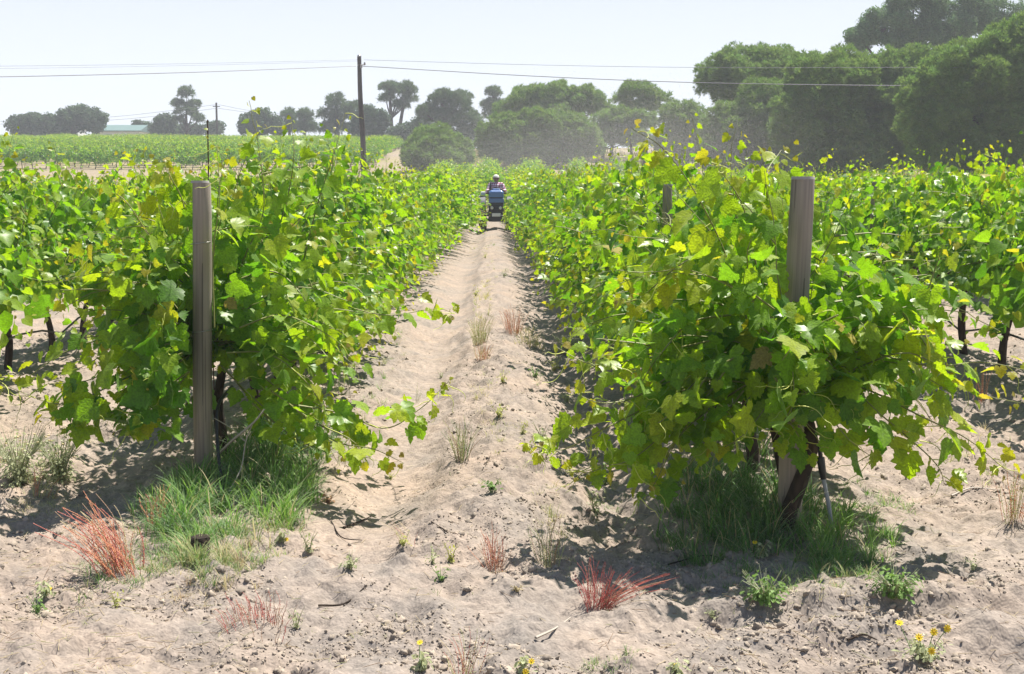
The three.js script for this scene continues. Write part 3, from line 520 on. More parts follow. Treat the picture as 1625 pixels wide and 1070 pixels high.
{
  let seed = 9000;
  for (const [px, py, hp, sp, n, lx, lz, mats, label, fat] of STALKS) {
    const R = rng(seed++), b = py > 1069 ? plane(px, py) : onGround(px, py), k = -b.z / FOCAL, g = thing('seed_stalk_weed', label, 'weed', b, 'stalky weeds on the sand');
    for (let i = 0; i < n * (fat < 0.0025 ? 0.7 : 0.8); i++) {
      const ox = (R() + R() - 1), oz = (R() + R() - 1), ln = [lx * (0.1 + 1.9 * R()) + ox * 0.45, lz + oz * 0.4], h = hp * k * (0.55 + 0.5 * R()) * (1 - 0.3 * Math.abs(ox));
      const m = part('stalk', stalkGeo(R, h, ln, fat), PM[mats[Math.floor(R() * mats.length)]], g); const x = ox * sp * k * 0.8, z = oz * sp * k * 0.8; m.position.set(x, ground(b.x + x, -(b.z + z)) - b.y, z);
    }
  }
}
// grass: blades scattered over patches; one mass per patch
const bladeGeo = (() => { const P = [], I = [], n = 5; for (let i = 0; i <= n; i++) { const t = i / n, w = 0.5 * (1 - t ** 1.6) * 0.035, y = t * (1 - 0.16 * t * t), z = 0.42 * t * t; if (i < n) P.push(-w, y, z, w, y, z); else P.push(0, y, z); } for (let i = 0; i < n - 1; i++) { const a = 2 * i; I.push(a, a + 1, a + 2, a + 1, a + 3, a + 2); } I.push(2 * n - 2, 2 * n - 1, 2 * n); const g = new THREE.BufferGeometry(); g.setAttribute('position', new THREE.Float32BufferAttribute(P, 3)); g.setIndex(I); g.computeVertexNormals(); return g; })();
function grass(name, label, patches, seed) {
  const R = rng(seed), list = [];
  for (const [cx, cy, rx, ry, n, h, cols] of patches) for (let c = 0, left = n * 1.5; left > 0; c++) {
    const a = R() * 6.283, r = Math.sqrt(R()), b = plane(cx + Math.cos(a) * r * rx, cy + Math.sin(a) * r * ry), m = Math.round(5 + 26 * R() * R()), ch = h * (0.35 + 0.8 * R()) * (1 - 0.45 * r * r), w = 0.012 + 0.05 * h, col = cols[Math.floor(R() * cols.length)]; left -= m;
    if (fbm(b.x * 7, 3, b.z * 7, 2) < -0.12) continue;
    for (let i = 0; i < m; i++) { const an = R() * 6.283, q = Math.sqrt(R()), x = b.x + Math.cos(an) * q * w, z = b.z + Math.sin(an) * q * w; list.push({ b: V(x, b.y, z), an, q, h: ch * (0.45 + 0.65 * R()), c: R() < 0.09 ? [0.5, 0.42, 0.2] : R() < 0.75 ? col : cols[Math.floor(R() * cols.length)] }); }
  }
  const im = shadow(new THREE.InstancedMesh(bladeGeo, whiteLeaf, list.length)), m = new THREE.Matrix4(), q = new THREE.Quaternion(), e = new THREE.Euler();
  list.forEach((l, i) => { e.set(l.q * 0.75 * R() + (R() - 0.4) * 0.35, Math.PI / 2 - l.an + (R() - 0.5) * 0.9, (R() - 0.5) * 0.4, 'YXZ'); m.compose(l.b.clone().setY(l.b.y - 0.01), q.setFromEuler(e), V(0.55 + 0.4 * R() + 0.03 / l.h, 1, 1.1).multiplyScalar(l.h)); im.setMatrixAt(i, m); const v = 0.8 + 0.4 * R(); im.setColorAt(i, lin(l.c[0] * v, l.c[1] * v, l.c[2] * v)); });
  im.name = numbered(name); tag(im, label, 'grass', null, 'stuff'); scene.add(im); return im;
}
const G1 = [0.12, 0.27, 0.03], G2 = [0.20, 0.36, 0.045], G3 = [0.08, 0.19, 0.025], GD = [0.56, 0.48, 0.25], GG = [0.34, 0.38, 0.14], GB = [0.40, 0.29, 0.16], GY = [0.50, 0.48, 0.12];
grass('grass', 'lush green grass tufts around the foot of the slim post', [[318, 828, 84, 52, 2200, 0.26, [G1, G2, G3]], [380, 770, 60, 40, 1000, 0.26, [G1, G3, G2]], [330, 795, 60, 24, 700, 0.2, [G1, G3]], [290, 905, 130, 34, 1300, 0.09, [G1, GG, G3, G1]], [400, 860, 60, 50, 500, 0.14, [GG, G2, GD]], [322, 892, 50, 14, 700, 0.17, [G1, GG, GD]], [440, 790, 66, 56, 1700, 0.25, [G1, G2, G2]], [440, 740, 80, 40, 1300, 0.28, [G1, G3]], [470, 690, 70, 40, 900, 0.3, [G1, G3]], [250, 840, 50, 50, 400, 0.2, [G1, G2, G3]], [300, 890, 120, 40, 1300, 0.1, [G1, GG, G3]], [190, 915, 90, 28, 900, 0.08, [G1, GG, G3]], [95, 955, 60, 22, 240, 0.06, [G1, GG]], [350, 900, 90, 40, 700, 0.12, [GD, GG, GB]], [300, 940, 60, 24, 300, 0.08, [GD, GB]], [550, 610, 40, 60, 500, 0.12, [G1, G2, GG]], [610, 540, 36, 40, 400, 0.12, [G1, GG]], [655, 465, 22, 40, 260, 0.12, [GG, G1]]], 61);
grass('grass', 'shaded and sunlit grass around the foot of the thick post', [[1180, 845, 140, 60, 2600, 0.27, [G3, G1, G3]], [1110, 800, 70, 50, 1000, 0.24, [G3, G1]], [1330, 870, 90, 50, 2400, 0.2, [G1, G2, G2]], [1270, 930, 120, 36, 1000, 0.1, [G1, GG, G2]], [1150, 900, 120, 40, 700, 0.1, [G3, G1]], [1390, 795, 70, 24, 700, 0.09, [G1, G2]], [1390, 930, 60, 24, 360, 0.08, [GG, G2, GD]], [1240, 965, 120, 16, 300, 0.06, [GG, G2, GD]], [1215, 720, 60, 60, 300, 0.3, [G3, G1]]], 62);
grass('grass', 'dry straw coloured grass and litter beside the bushy weed at left', [[95, 800, 90, 22, 900, 0.06, [GD, GD, GG]], [30, 740, 50, 40, 260, 0.12, [GG, GD]], [150, 700, 60, 14, 200, 0.07, [GD, GG, G1]]], 63);
grass('grass', 'sparse low grass scattered over the turning strip', [[970, 1056, 60, 14, 420, 0.045, [GG, G1]], [765, 510, 16, 60, 420, 0.13, [GY, GD, GG]], [775, 640, 30, 60, 300, 0.09, [GY, GD, GG]], [800, 700, 40, 50, 240, 0.08, [GG, GY]], [768, 460, 20, 30, 260, 0.14, [GY, GD]], [560, 690, 30, 60, 200, 0.09, [G1, GG]], [600, 600, 26, 60, 300, 0.1, [G1, GG, G2]], [840, 540, 26, 30, 300, 0.12, [GY, GD]], [790, 430, 30, 30, 240, 0.1, [GY, GG]], [740, 600, 50, 30, 120, 0.07, [GY, GD]], [800, 760, 60, 60, 160, 0.06, [GG, GY]], [770, 390, 40, 10, 200, 0.12, [GY, GG, G1]], [880, 800, 40, 60, 260, 0.09, [GG, GY, GD]], [700, 945, 40, 16, 60, 0.05, [G1, GG]], [1500, 905, 100, 30, 120, 0.05, [GG, GD]], [880, 880, 60, 40, 160, 0.06, [GG, GD]], [960, 790, 40, 30, 160, 0.07, [GG, G1]], [870, 740, 40, 30, 160, 0.07, [GG, G1]], [850, 620, 50, 50, 200, 0.07, [GG, GD, G1]], [1560, 720, 60, 60, 260, 0.12, [GD, GG]], [620, 985, 120, 40, 60, 0.04, [GD, GG]], [240, 1010, 200, 30, 60, 0.04, [GD, GG]], [530, 1000, 60, 20, 40, 0.04, [GG]]], 64);
// leafy weeds
function leafyGeo(seed, n, h, r, wide) {
  const R = rng(seed), out = [];
  for (let i = 0; i < n; i++) {
    const a = R() * 6.283, t = R(), s = wide * (0.6 + 0.7 * R()), g = LEAF2[i % 6].clone(); g.scale(s * 0.5, s, s);
    g.rotateX(-0.3 - 1.2 * R()); g.rotateY(a); g.translate(Math.sin(a) * r * t * R(), h * t * R(), Math.cos(a) * r * t * R()); out.push(g);
  }
  const st = []; for (let i = 0; i < Math.max(3, n / 12); i++) { const a = R() * 6.283; st.push(tube([V(0, -0.02, 0), V(Math.sin(a) * r * 0.3, h * 0.5, Math.cos(a) * r * 0.3), V(Math.sin(a) * r * 0.7, h * (0.7 + 0.4 * R()), Math.cos(a) * r * 0.7)], (t) => 0.0022 * (1 - 0.6 * t), 4)); }
  return { leaves: mergeGeometries(out), stems: mergeGeometries(st) };
}
const WEED = [0, 1, 2, 3, 4].map((i) => leafyGeo(500 + i, 64, 0.06 + 0.018 * i, 0.075, 0.018));
[[780, 782, 1, 'green'], [792, 662, 1, 'lime'], [797, 607, 0.9, 'lime'], [686, 895, 0.7, 'grey'], [716, 893, 0.7, 'lime'], [555, 905, 0.9, 'grey'], [700, 925, 0.7, 'green'], [640, 868, 0.6, 'lime'], [945, 815, 1.1, 'grey'], [960, 770, 1, 'green'], [900, 640, 1.2, 'grey'], [850, 600, 1.1, 'green'], [860, 700, 1, 'grey'], [880, 590, 1.1, 'lime'], [830, 690, 0.7, 'lime'], [820, 940, 0.5, 'straw'], [755, 470, 1.2, 'lime'], [800, 440, 1.3, 'grey'], [770, 410, 1.2, 'lime'], [490, 880, 0.8, 'grey'], [520, 800, 0.9, 'brown'], [1545, 905, 0.6, 'grey'], [60, 975, 0.7, 'green'], [185, 965, 0.6, 'lime'], [470, 1000, 0.6, 'grey'], [1130, 985, 0.6, 'grey'], [620, 760, 0.5, 'lime'], [700, 600, 0.6, 'grey']].forEach(([px, py, s, m], i) => {
  const p = onGround(px, py), g = thing('small_weed', null, 'weed', p, 'small leafy weeds scattered over the track'); g.scale.setScalar(s); g.rotation.y = i * 1.7;
  const where = py < 500 ? 'far along the track' : py < 720 ? 'on the middle of the track' : px < 560 ? 'near the grass of the slim post' : px > 1000 ? 'near the grass of the thick post' : 'on the near end of the track';
  g.userData.label = `small ${{ green: 'green', lime: 'yellow green', grey: 'grey green', straw: 'straw coloured', brown: 'brown dry' }[m]} weed ${where}`; g.userData.group += ', ' + m + ' ' + where;
  part('leaves', WEED[i % 5].leaves, PM[m], g).userData.kind = 'stuff'; part('stems', WEED[i % 5].stems, PM[m], g).userData.kind = 'stuff';
});
// bushy grey green weeds with pale flower heads at left
[[30, 770, 0.28, 0.2, 260, 'bushy grey green weed with pale flecks at the left edge'], [95, 765, 0.24, 0.17, 240, 'bushy grey green weed beside the vine shadow at left'], [205, 690, 0.14, 0.16, 120, 'low yellow green weed behind the low left vine leaves'], [1215, 958, 0.1, 0.12, 90, 'low leafy weed at the front of the thick post grass'], [1420, 950, 0.1, 0.13, 110, 'low dark leafy weed beside the sand hump at right'], [900, 560, 0.16, 0.2, 160, 'dark leafy weed in the vine shadow on the right rut']].forEach(([px, py, h, r, n, label], i) => {
  const w = leafyGeo(800 + i, n * 4, h, r, 0.02), p = onGround(px, py), g = thing('bushy_weed', label, 'weed', p, 'bushy weeds'); part('leaves', w.leaves, i === 3 || i === 4 ? PM.green : PM.grey, g).userData.kind = 'stuff'; part('stems', w.stems, PM.grey, g).userData.kind = 'stuff';
  if (i < 2) { const R = rng(41 + i); for (let k = 0; k < 14; k++) { const f = part('flower_head', new THREE.SphereGeometry(0.006, 6, 5), PM.straw, g); const a = R() * 6.28, q = Math.sqrt(R()); f.scale.set(1.3, 0.7, 1.3); f.position.set(Math.cos(a) * q * r * 0.7, h * (0.55 + 0.5 * R()), Math.sin(a) * q * r * 0.7); } }
});
// yellow daisies
const petals = (() => { const o = []; for (let i = 0; i < 9; i++) { const g = new THREE.SphereGeometry(1, 6, 4); g.scale(0.0042, 0.001, 0.009); g.translate(0, 0, 0.012); g.rotateX(-0.18); g.rotateY(i / 9 * Math.PI * 2); o.push(g); } return mergeGeometries(o); })();
const disc = new THREE.SphereGeometry(0.006, 8, 5).scale(1, 0.5, 1);
[[1465, 1045, [[-38, -58], [-8, -36], [12, -50], [30, -60], [2, -24]], 'yellow flowered weed with several daisies at the lower right'], [668, 1068, [[-2, -46]], 'yellow flowered weed at the bottom left of the track stalks'], [830, 1076, [[-2, -16], [14, -22], [4, -8]], 'yellow daisies at the bottom edge of the track'], [1075, 1078, [[-2, -14]], 'lone yellow daisy at the bottom edge below the vine shadow'], [70, 948, [[6, -10]], 'small yellow daisy in the low grass at far left'], [445, 862, [[0, -10], [10, -4]], 'pair of tiny yellow daisies beside the slim post grass'], [1205, 885, [[-6, -22]], 'single yellow daisy in the shaded grass of the thick post']].forEach(([px, py, fl, label], i) => {
  const b = py > 1069 ? plane(px, py) : onGround(px, py), k = -b.z / FOCAL, g = thing('daisy_weed', label, 'flower', b, 'yellow daisies'), w = leafyGeo(700 + i, i === 0 ? 170 : 60, 0.06, i === 0 ? 0.11 : 0.06, 0.02);
  part('leaves', w.leaves, PM.grey, g).userData.kind = 'stuff';
  fl.forEach(([dx, dy], j) => { const t = V(dx * k, -dy * k * 0.95, 0.02 * (j - 1)); part('stem', tube(curvePts([V(dx * k * 0.3, -0.01, 0), V(dx * k * 0.8, t.y * 0.6, 0.01), t], 6), () => 0.0016, 4), PM.green, g); const f = part('flower', petals, PM.petal, g); f.position.copy(t); f.scale.setScalar(i === 0 ? 0.68 : 0.55); f.rotation.set(0.5 + 0.25 * j, j, 0.15); const c = part('disc', disc, PM.disc, f); c.position.y = 0.002; });
});
// twigs, clods, litter
[[[545, 840], [570, 832], [590, 822], 'short dark twig lying in the left rut'], [[505, 965], [545, 962], [582, 934], 'long dark twig lying across the sand below the left rut'], [[684, 832], [706, 845], [724, 868], 'thin bent twig on the track ridge'], [[768, 742], [773, 735], [778, 728], 'stub of dark wood on the track ridge'], [[850, 1018], [880, 1002], [905, 985], 'thin pale twig before the crimson tuft'], [[1345, 1022], [1370, 1016], [1392, 1022], 'dark forked twig on the sand left of the daisies'], [[525, 830], [545, 858], [575, 862], 'thin crooked root beside the dark twig in the left rut'], [[1060, 900], [1120, 885], [1150, 893], 'dry stem in the shadow under the right vine'], [[1510, 790], [1545, 778], [1580, 781], 'thin dry stem in the lane at right']].forEach(([a, b, c, label], i) => {
  const P = [a, b, c].map(([x, y]) => onGround(x, y).add(V(0, 0.008, 0))); lone('twig', tube(curvePts(P, 12), (t) => (0.0055 - 0.0008 * (i % 4)) * (1 - 0.55 * t), 5), i === 4 || i === 8 ? M.dryCane : M.trunk, label, 'twig', V(0, 0, 0), 'twigs on the sand');
});
{
  const g = new THREE.IcosahedronGeometry(1, 1), p = g.attributes.position; for (let i = 0; i < p.count; i++) { const v = V().fromBufferAttribute(p, i), k = 1 + 0.9 * N3(v.x * 1.7, v.y * 1.7, v.z * 1.7) + 0.5 * N3(v.x * 3.7 + 5, v.y * 3.7, v.z * 3.7); p.setXYZ(i, v.x * k, v.y * k * 0.7, v.z * k); } const cg = mergeVertices(g.deleteAttribute('normal').deleteAttribute('uv')); cg.computeVertexNormals();
  const R = rng(15), list = []; while (list.length < 42000) { const d = 3.3 + 9.5 * R() ** 1.7, x = (R() * 2 - 1) * 0.47 * d; const clump = fbm(x * 2.2, 12, d * 2.2, 3), rut = d > 5 ? bell(x, -0.53, 0.24) : 0; if (R() > clamp(0.25 + clump * 2.6) * (1 - 0.93 * rut)) continue; list.push([x, d, 0.0018 + 0.003 * R() + 0.014 * R() ** 16]); }
  const im = shadow(new THREE.InstancedMesh(cg, new THREE.MeshStandardMaterial({ color: lin(0.36, 0.30, 0.245), roughness: 1 }), list.length)), m = new THREE.Matrix4(), q = new THREE.Quaternion();
  list.forEach(([x, d, s], i) => { m.compose(V(x, ground(x, d) - s * 0.3, -d), q.setFromEuler(new THREE.Euler(R() * 6, R() * 6, R() * 6)), V(s * (0.8 + 0.6 * R()), s, s)); im.setMatrixAt(i, m); const v = 0.62 + 0.45 * R(); im.setColorAt(i, lin(v, v, v * 0.97)); });
  im.name = 'soil_clods'; tag(im, 'crumbly clods and pebbles strewn over the sandy soil', 'clods', null, 'stuff'); scene.add(im);
  const list2 = []; while (list2.length < 5200) { const d = 3.3 + 12 * R() ** 1.5, x = (R() * 2 - 1) * 0.47 * d; const near = Math.min(...ROWS.slice(0, 4).map((r) => Math.abs(x - r.x))); if (R() > 0.2 + 0.6 * bell(near, 0, 0.5)) continue; list2.push([x, d]); }
  const lg = new THREE.CylinderGeometry(0.35, 0.25, 10, 4).rotateZ(Math.PI / 2), li = shadow(new THREE.InstancedMesh(lg, new THREE.MeshStandardMaterial({ color: lin(1, 1, 1), roughness: 1 }), list2.length));
  list2.forEach(([x, d], i) => { m.compose(V(x, ground(x, d) + 0.005, -d), q.setFromEuler(new THREE.Euler((R() - 0.5) * 0.4, R() * 6, (R() - 0.5) * 0.5)), V(0.002 + 0.006 * R(), 0.003, 0.003)); li.setMatrixAt(i, m); const v = R(), c = v < 0.5 ? [0.42, 0.34, 0.2] : v < 0.8 ? [0.2, 0.13, 0.08] : [0.3, 0.3, 0.16]; li.setColorAt(i, lin(...c)); });
  li.name = 'plant_litter'; tag(li, 'bits of straw and broken stems littering the sand', 'litter', null, 'stuff'); scene.add(li);
}

// ---------------------------------------------------------------- trees
function tuftGeo(seed, n, wide, flat) {
  const R = rng(seed), P = [], I = [];
  for (let i = 0; i < n; i++) {
    const a = R() * 6.283, e = flat ? -0.2 + 1.1 * R() : 0.15 + 1.35 * R(), l = 0.65 + 0.45 * R(), d = V(Math.cos(a) * Math.cos(e), Math.sin(e), Math.sin(a) * Math.cos(e)), s = d.clone().cross(V(R() - 0.5, R() - 0.5, R() - 0.5)).normalize().multiplyScalar(wide), b = d.clone().multiplyScalar(0.05), m = d.clone().multiplyScalar(l * 0.55), k = P.length / 3;
    P.push(b.x, b.y, b.z, m.x + s.x, m.y + s.y, m.z + s.z, d.x * l, d.y * l, d.z * l, m.x - s.x, m.y - s.y, m.z - s.z); I.push(k, k + 1, k + 3, k + 1, k + 2, k + 3);
  }
  const g = new THREE.BufferGeometry(); g.setAttribute('position', new THREE.Float32BufferAttribute(P, 3)); g.setIndex(I); g.computeVertexNormals(); return g;
}
function clumpGeo(seed, n) {
  const R = rng(seed), P = [], I = [];
  for (let i = 0; i < n; i++) {
    const c = V(R() - 0.5, R() - 0.5, R() - 0.5).normalize().multiplyScalar(0.25 + 0.7 * R()), u = V(R() - 0.5, R() - 0.5, R() - 0.5).normalize(), w = u.clone().cross(V(R() - 0.5, R() - 0.5, R() - 0.5)).normalize(), s = 0.2 + 0.12 * R(), k = P.length / 3;
    for (const [a, b] of [[-1, 0], [0, 0.62], [1, 0], [0, -0.62]]) P.push(c.x + (u.x * a + w.x * b) * s, c.y + (u.y * a + w.y * b) * s, c.z + (u.z * a + w.z * b) * s);
    I.push(k, k + 1, k + 2, k, k + 2, k + 3);
  }
  const g = new THREE.BufferGeometry(); g.setAttribute('position', new THREE.Float32BufferAttribute(P, 3)); g.setIndex(I); g.computeVertexNormals(); return g;
}
const TUFT = tuftGeo(1, 20, 0.055), CLUMP = clumpGeo(2, 16);
const crownMat = new THREE.MeshPhysicalMaterial({ color: lin(1, 1, 1), roughness: 1, transmission: 0.45, thickness: 0, specularIntensity: 0.3, side: THREE.DoubleSide });
const pineBark = new THREE.MeshStandardMaterial({ color: lin(0.14, 0.1, 0.08), map: barkTex, roughness: 1 });
const PINE = [0.165, 0.265, 0.05], PINE2 = [0.09, 0.145, 0.055], OAK = [0.065, 0.115, 0.048], POP = [0.13, 0.22, 0.08];
let treeSeed = 3000, treeCount = 0;
// lobes: [px, py, half width px, half height px] as seen in the photograph, at distance d; depth like width
function tree(name, label, d, kind, color, lobes, trunks, o = {}) {
  const R = rng(treeSeed++), k = d / FOCAL, size = (o.tuft ?? 1) * (kind === 'pine' ? 0.3 : 0.36) * Math.max(1, d / 85), list = [];
  const bx = trunks[0]?.[0] ?? lobes[0][0], root = at(bx, 250, d); root.y = big(root.x, d);
  const g = thing(name, label, 'tree', root, o.group ?? 'trees around the vineyard');
  const L = lobes.map(([px, py, rx, ry, dz]) => { const c = at(px, py, d); c.z += (dz ?? (R() - 0.5) * 0.8) * rx * k; return { c: c.sub(root), r: V(Math.max(0.3, rx * k - 0.55 * size), Math.max(0.3, ry * k - 0.55 * size), Math.max(rx * 0.8, ry * 0.8) * k) }; });
  // each lobe carries many smaller boughs; needles and leaves sit on the boughs
  for (const l of L) {
    const mean = (l.r.x + l.r.y + l.r.z) / 3, nb = Math.round(clamp(10 + mean * 9, 12, 52));
    for (let b = 0; b < nb; b++) {
      const u = 1 - 2 * (b + 0.5) / nb, a = b * 2.39996 + R(), s = Math.sqrt(1 - u * u), dir = V(s * Math.cos(a), u, s * Math.sin(a));
      if (kind === 'pine' && !o.skirt && dir.y < -0.45) continue;
      if (N3(dir.x * 2.1 + treeSeed * 3, dir.y * 2.1, dir.z * 2.1 + l.c.x) > (o.gap ?? 0.42)) continue;
      const out = 0.74 + 0.2 * R() + 0.18 * fbm(dir.x * 2 + l.c.x, dir.y * 2 + treeSeed, dir.z * 2, 2), c = V(dir.x * l.r.x * out, dir.y * l.r.y * out, dir.z * l.r.z * out).add(l.c), br = mean * ((d > 130 ? 1.75 : 2.0) / Math.sqrt(nb)) * (0.6 + 0.65 * R()) + size * 0.15;
      const n = Math.round(12.566 * br * br / (size * size) * (d > 130 ? 1.0 : 1.5) * (o.dense ?? 1)) + 3;
      for (let i = 0; i < n; i++) {
        const e = V(R() - 0.5, R() - 0.5, R() - 0.5).normalize(), rad = br * (1 - 0.55 * R() ** 2), p = V(e.x * rad, e.y * rad * 0.8, e.z * rad).add(c); if (p.y < 0.1) continue;
        list.push({ p, dir: e.multiplyScalar(0.6).addScaledVector(dir, 0.6), s: size * (0.6 + 0.6 * R()) });
      }
    }
    const inner = Math.round(mean * mean * 26 / (size * size) * (o.gap < 0.4 ? 0.08 : 0.5));
    for (let i = 0; i < inner; i++) { const e = V(R() - 0.5, R() - 0.5, R() - 0.5).normalize(), q = 0.75 * Math.cbrt(R()), p = V(e.x * l.r.x * q, e.y * l.r.y * q, e.z * l.r.z * q).add(l.c); if (p.y > 0.1) list.push({ p, dir: e, s: size * (0.7 + 0.6 * R()) }); }
  }
  const im = shadow(new THREE.InstancedMesh(kind === 'pine' ? TUFT : CLUMP, crownMat, list.length)), m = new THREE.Matrix4(), q = new THREE.Quaternion(), q2 = new THREE.Quaternion(), up = V(0, 1, 0);
  list.forEach((l, i) => { const n = l.dir.clone().multiplyScalar(0.7).add(V((R() - 0.5) * 0.5, 0.75, (R() - 0.5) * 0.5)).normalize(); q.setFromUnitVectors(up, n).multiply(q2.setFromAxisAngle(up, R() * 6.283)); m.compose(l.p, q, V(l.s, l.s, l.s)); im.setMatrixAt(i, m); const v = 0.75 + 0.5 * R(), y = 1 + 0.25 * (R() - 0.5); im.setColorAt(i, lin(color[0] * v * y, color[1] * v, color[2] * v)); });
  treeCount += list.length; im.name = 'crown'; im.userData.kind = 'stuff'; g.add(im);
  trunks.forEach(([px, r, lean, top], ti) => {
    const b = at(px, 250, d); b.y = big(b.x, d); b.sub(root); const l = L[Math.min(top ?? ti, L.length - 1)], e = l.c.clone(); e.y -= l.r.y * 0.15;
    const mid = b.clone().lerp(e, 0.5).add(V((lean ?? 0), 0, 0));
    part('trunk', tube(curvePts([b.clone().add(V(0, -0.4, 0)), b.clone().lerp(mid, 0.5), mid, e], 12), (t, a) => r * (1.15 - 0.55 * t) * (1 + 0.08 * Math.sin(3 * a + t * 9)), 8), pineBark, g);
    for (const q_ of L) { if (ti || q_ === l) continue; part('limb', tube(curvePts([mid.clone(), mid.clone().lerp(q_.c, 0.5).add(V(0, -0.2, 0.2)), q_.c], 8), (t) => r * 0.5 * (1 - 0.7 * t), 6), pineBark, g); }
  });
  return g;
}
const HG = 'trees along the far ridge', PG = 'pines behind the vineyard';
tree('holm_oak', 'dark round oak at the far left of the ridge', 182, 'leaf', OAK, [[35, 198, 24, 17], [70, 196, 27, 18], [52, 192, 20, 14], [85, 204, 14, 12]], [[52, 0.35]], { group: HG });
tree('holm_oak', 'larger dark oak on the ridge beside the green roofed barn', 178, 'leaf', OAK, [[112, 188, 24, 19], [145, 190, 26, 20], [128, 180, 22, 14], [102, 200, 14, 12]], [[125, 0.4]], { group: HG });
tree('holm_oak', 'low dark tree on the ridge right of the barn', 195, 'leaf', OAK, [[222, 203, 16, 12], [236, 206, 12, 10]], [[225, 0.25]], { group: HG });
tree('holm_oak', 'round dark tree on the ridge left of the tall ragged pine', 186, 'leaf', OAK, [[262, 197, 20, 19], [250, 204, 13, 12]], [[262, 0.3]], { group: HG });
tree('ridge_pine', 'tall ragged pine on the ridge beside the small pole', 184, 'pine', PINE2, [[297, 150, 13, 13], [284, 166, 12, 10], [308, 168, 13, 11], [296, 180, 20, 11], [315, 190, 10, 10], [284, 192, 10, 8]], [[296, 0.3, 0.1, 3]], { group: HG, gap: 0.2, dense: 1.1 });
tree('shrub', 'low bushy tree on the ridge below the ragged pine', 198, 'leaf', OAK, [[290, 206, 18, 10], [310, 206, 14, 11], [340, 204, 18, 12]], [[300, 0.2]], { group: HG });
tree('holm_oak', 'spreading grey green tree on the ridge right of the small pole', 172, 'leaf', OAK, [[395, 198, 20, 17], [420, 194, 24, 20], [440, 202, 12, 15], [412, 184, 14, 12]], [[415, 0.35]], { group: HG });
tree('ridge_pine', 'narrow dark pine beside the spreading ridge tree', 176, 'pine', PINE2, [[459, 186, 14, 14], [462, 203, 16, 14]], [[460, 0.25]], { group: HG });
tree('ridge_pine', 'second narrow dark pine left of the big ridge pine', 174, 'pine', PINE2, [[482, 185, 14, 15], [488, 202, 17, 14]], [[485, 0.25]], { group: HG });
tree('ridge_pine', 'big bushy pine on the ridge left of the tall wooden pole', 168, 'pine', PINE2, [[534, 165, 18, 16], [522, 184, 20, 14], [548, 184, 24, 16], [530, 204, 26, 16], [560, 172, 14, 12]], [[535, 0.35]], { group: HG, gap: 0.3 });
tree('holm_oak', 'dark round tree just right of the tall wooden pole', 160, 'leaf', OAK, [[590, 200, 22, 22], [582, 180, 18, 16], [604, 190, 16, 18], [570, 200, 16, 20]], [[588, 0.35]], { group: HG });
tree('umbrella_pine', 'tall flat crowned pine with two bare trunks right of the wooden pole', 165, 'pine', PINE2, [[618, 140, 17, 11], [645, 142, 18, 12], [612, 157, 13, 9], [650, 158, 15, 9], [632, 148, 20, 12], [636, 168, 18, 7]], [[622, 0.28, 0.1, 0], [631, 0.28, -0.1, 1]], { group: HG, gap: 0.25 });
tree('shrub', 'hazy low tree beneath the two trunked pine', 158, 'leaf', OAK, [[646, 208, 24, 14], [668, 200, 20, 18], [628, 212, 14, 10]], [[650, 0.25]], { group: HG });
tree('ridge_pine', 'wide layered pine rising behind the round bush', 148, 'pine', PINE2, [[702, 158, 22, 18], [728, 164, 26, 22], [690, 184, 30, 20], [735, 192, 30, 20], [672, 178, 14, 14], [745, 215, 26, 18], [700, 215, 30, 16]], [[710, 0.4]], { group: PG });
tree('ridge_pine', 'small dark pine tip rising behind the wide umbrella pines', 165, 'pine', PINE2, [[783, 149, 14, 13], [778, 166, 20, 10], [790, 180, 24, 18]], [[784, 0.3]], { group: PG });
tree('stone_pine_bush', 'dense round ground hugging pine bush beside the sandy road', 90, 'pine', PINE, [[694, 236, 48, 33, 0], [660, 246, 22, 22, 0.3], [730, 244, 22, 24, 0.3], [694, 252, 46, 20, 0.4]], [[694, 0.2]], { group: PG, skirt: true, gap: 0.7, dense: 1.3 });
tree('umbrella_pine', 'broad umbrella pine crown at the centre of the tree belt', 116, 'pine', PINE, [[840, 162, 40, 22], [880, 156, 44, 22], [925, 162, 36, 24], [815, 178, 32, 20], [950, 176, 22, 18], [868, 186, 60, 18]], [[868, 0.35]], { group: PG, dense: 1.1 });
tree('stone_pine', 'full low pine with lobed crown behind the tractor', 94, 'pine', PINE, [[800, 206, 38, 24], [860, 204, 38, 22], [910, 212, 34, 24], [785, 232, 30, 26], [830, 236, 46, 26], [890, 238, 46, 24], [935, 228, 24, 22], [845, 188, 24, 14], [900, 194, 26, 14]], [[786, 0.25, -0.2, 3], [868, 0.3, 0, 4]], { group: PG, skirt: true, gap: 0.6, dense: 1.15 });
tree('umbrella_pine', 'open umbrella pine with branches showing against the sky', 112, 'pine', PINE, [[1010, 148, 32, 15], [1040, 156, 24, 14], [985, 160, 18, 14], [1018, 170, 30, 10]], [[1046, 0.2, -0.3, 1]], { group: PG, gap: 0.34 });
tree('stone_pine', 'hazy pine on bare trunks right of the lobed pine', 103, 'pine', PINE, [[975, 192, 32, 20], [1015, 194, 28, 20], [960, 216, 26, 18], [1000, 220, 36, 18]], [[956, 0.14, 0, 2], [969, 0.16, 0, 0], [1004, 0.14, 0, 3]], { group: PG });
tree('stone_pine', 'hazy bushy pine at the left foot of the big pine wall', 98, 'pine', PINE, [[1085, 190, 36, 32], [1070, 228, 30, 34], [1105, 226, 36, 36]], [[1090, 0.25]], { group: PG, skirt: true });
tree('stone_pine', 'domed dark pine at the left end of the big pine wall', 86, 'pine', PINE, [[1190, 112, 72, 34], [1150, 132, 44, 30], [1230, 118, 60, 40], [1180, 150, 50, 22]], [[1185, 0.35]], { group: PG, dense: 1.1 });
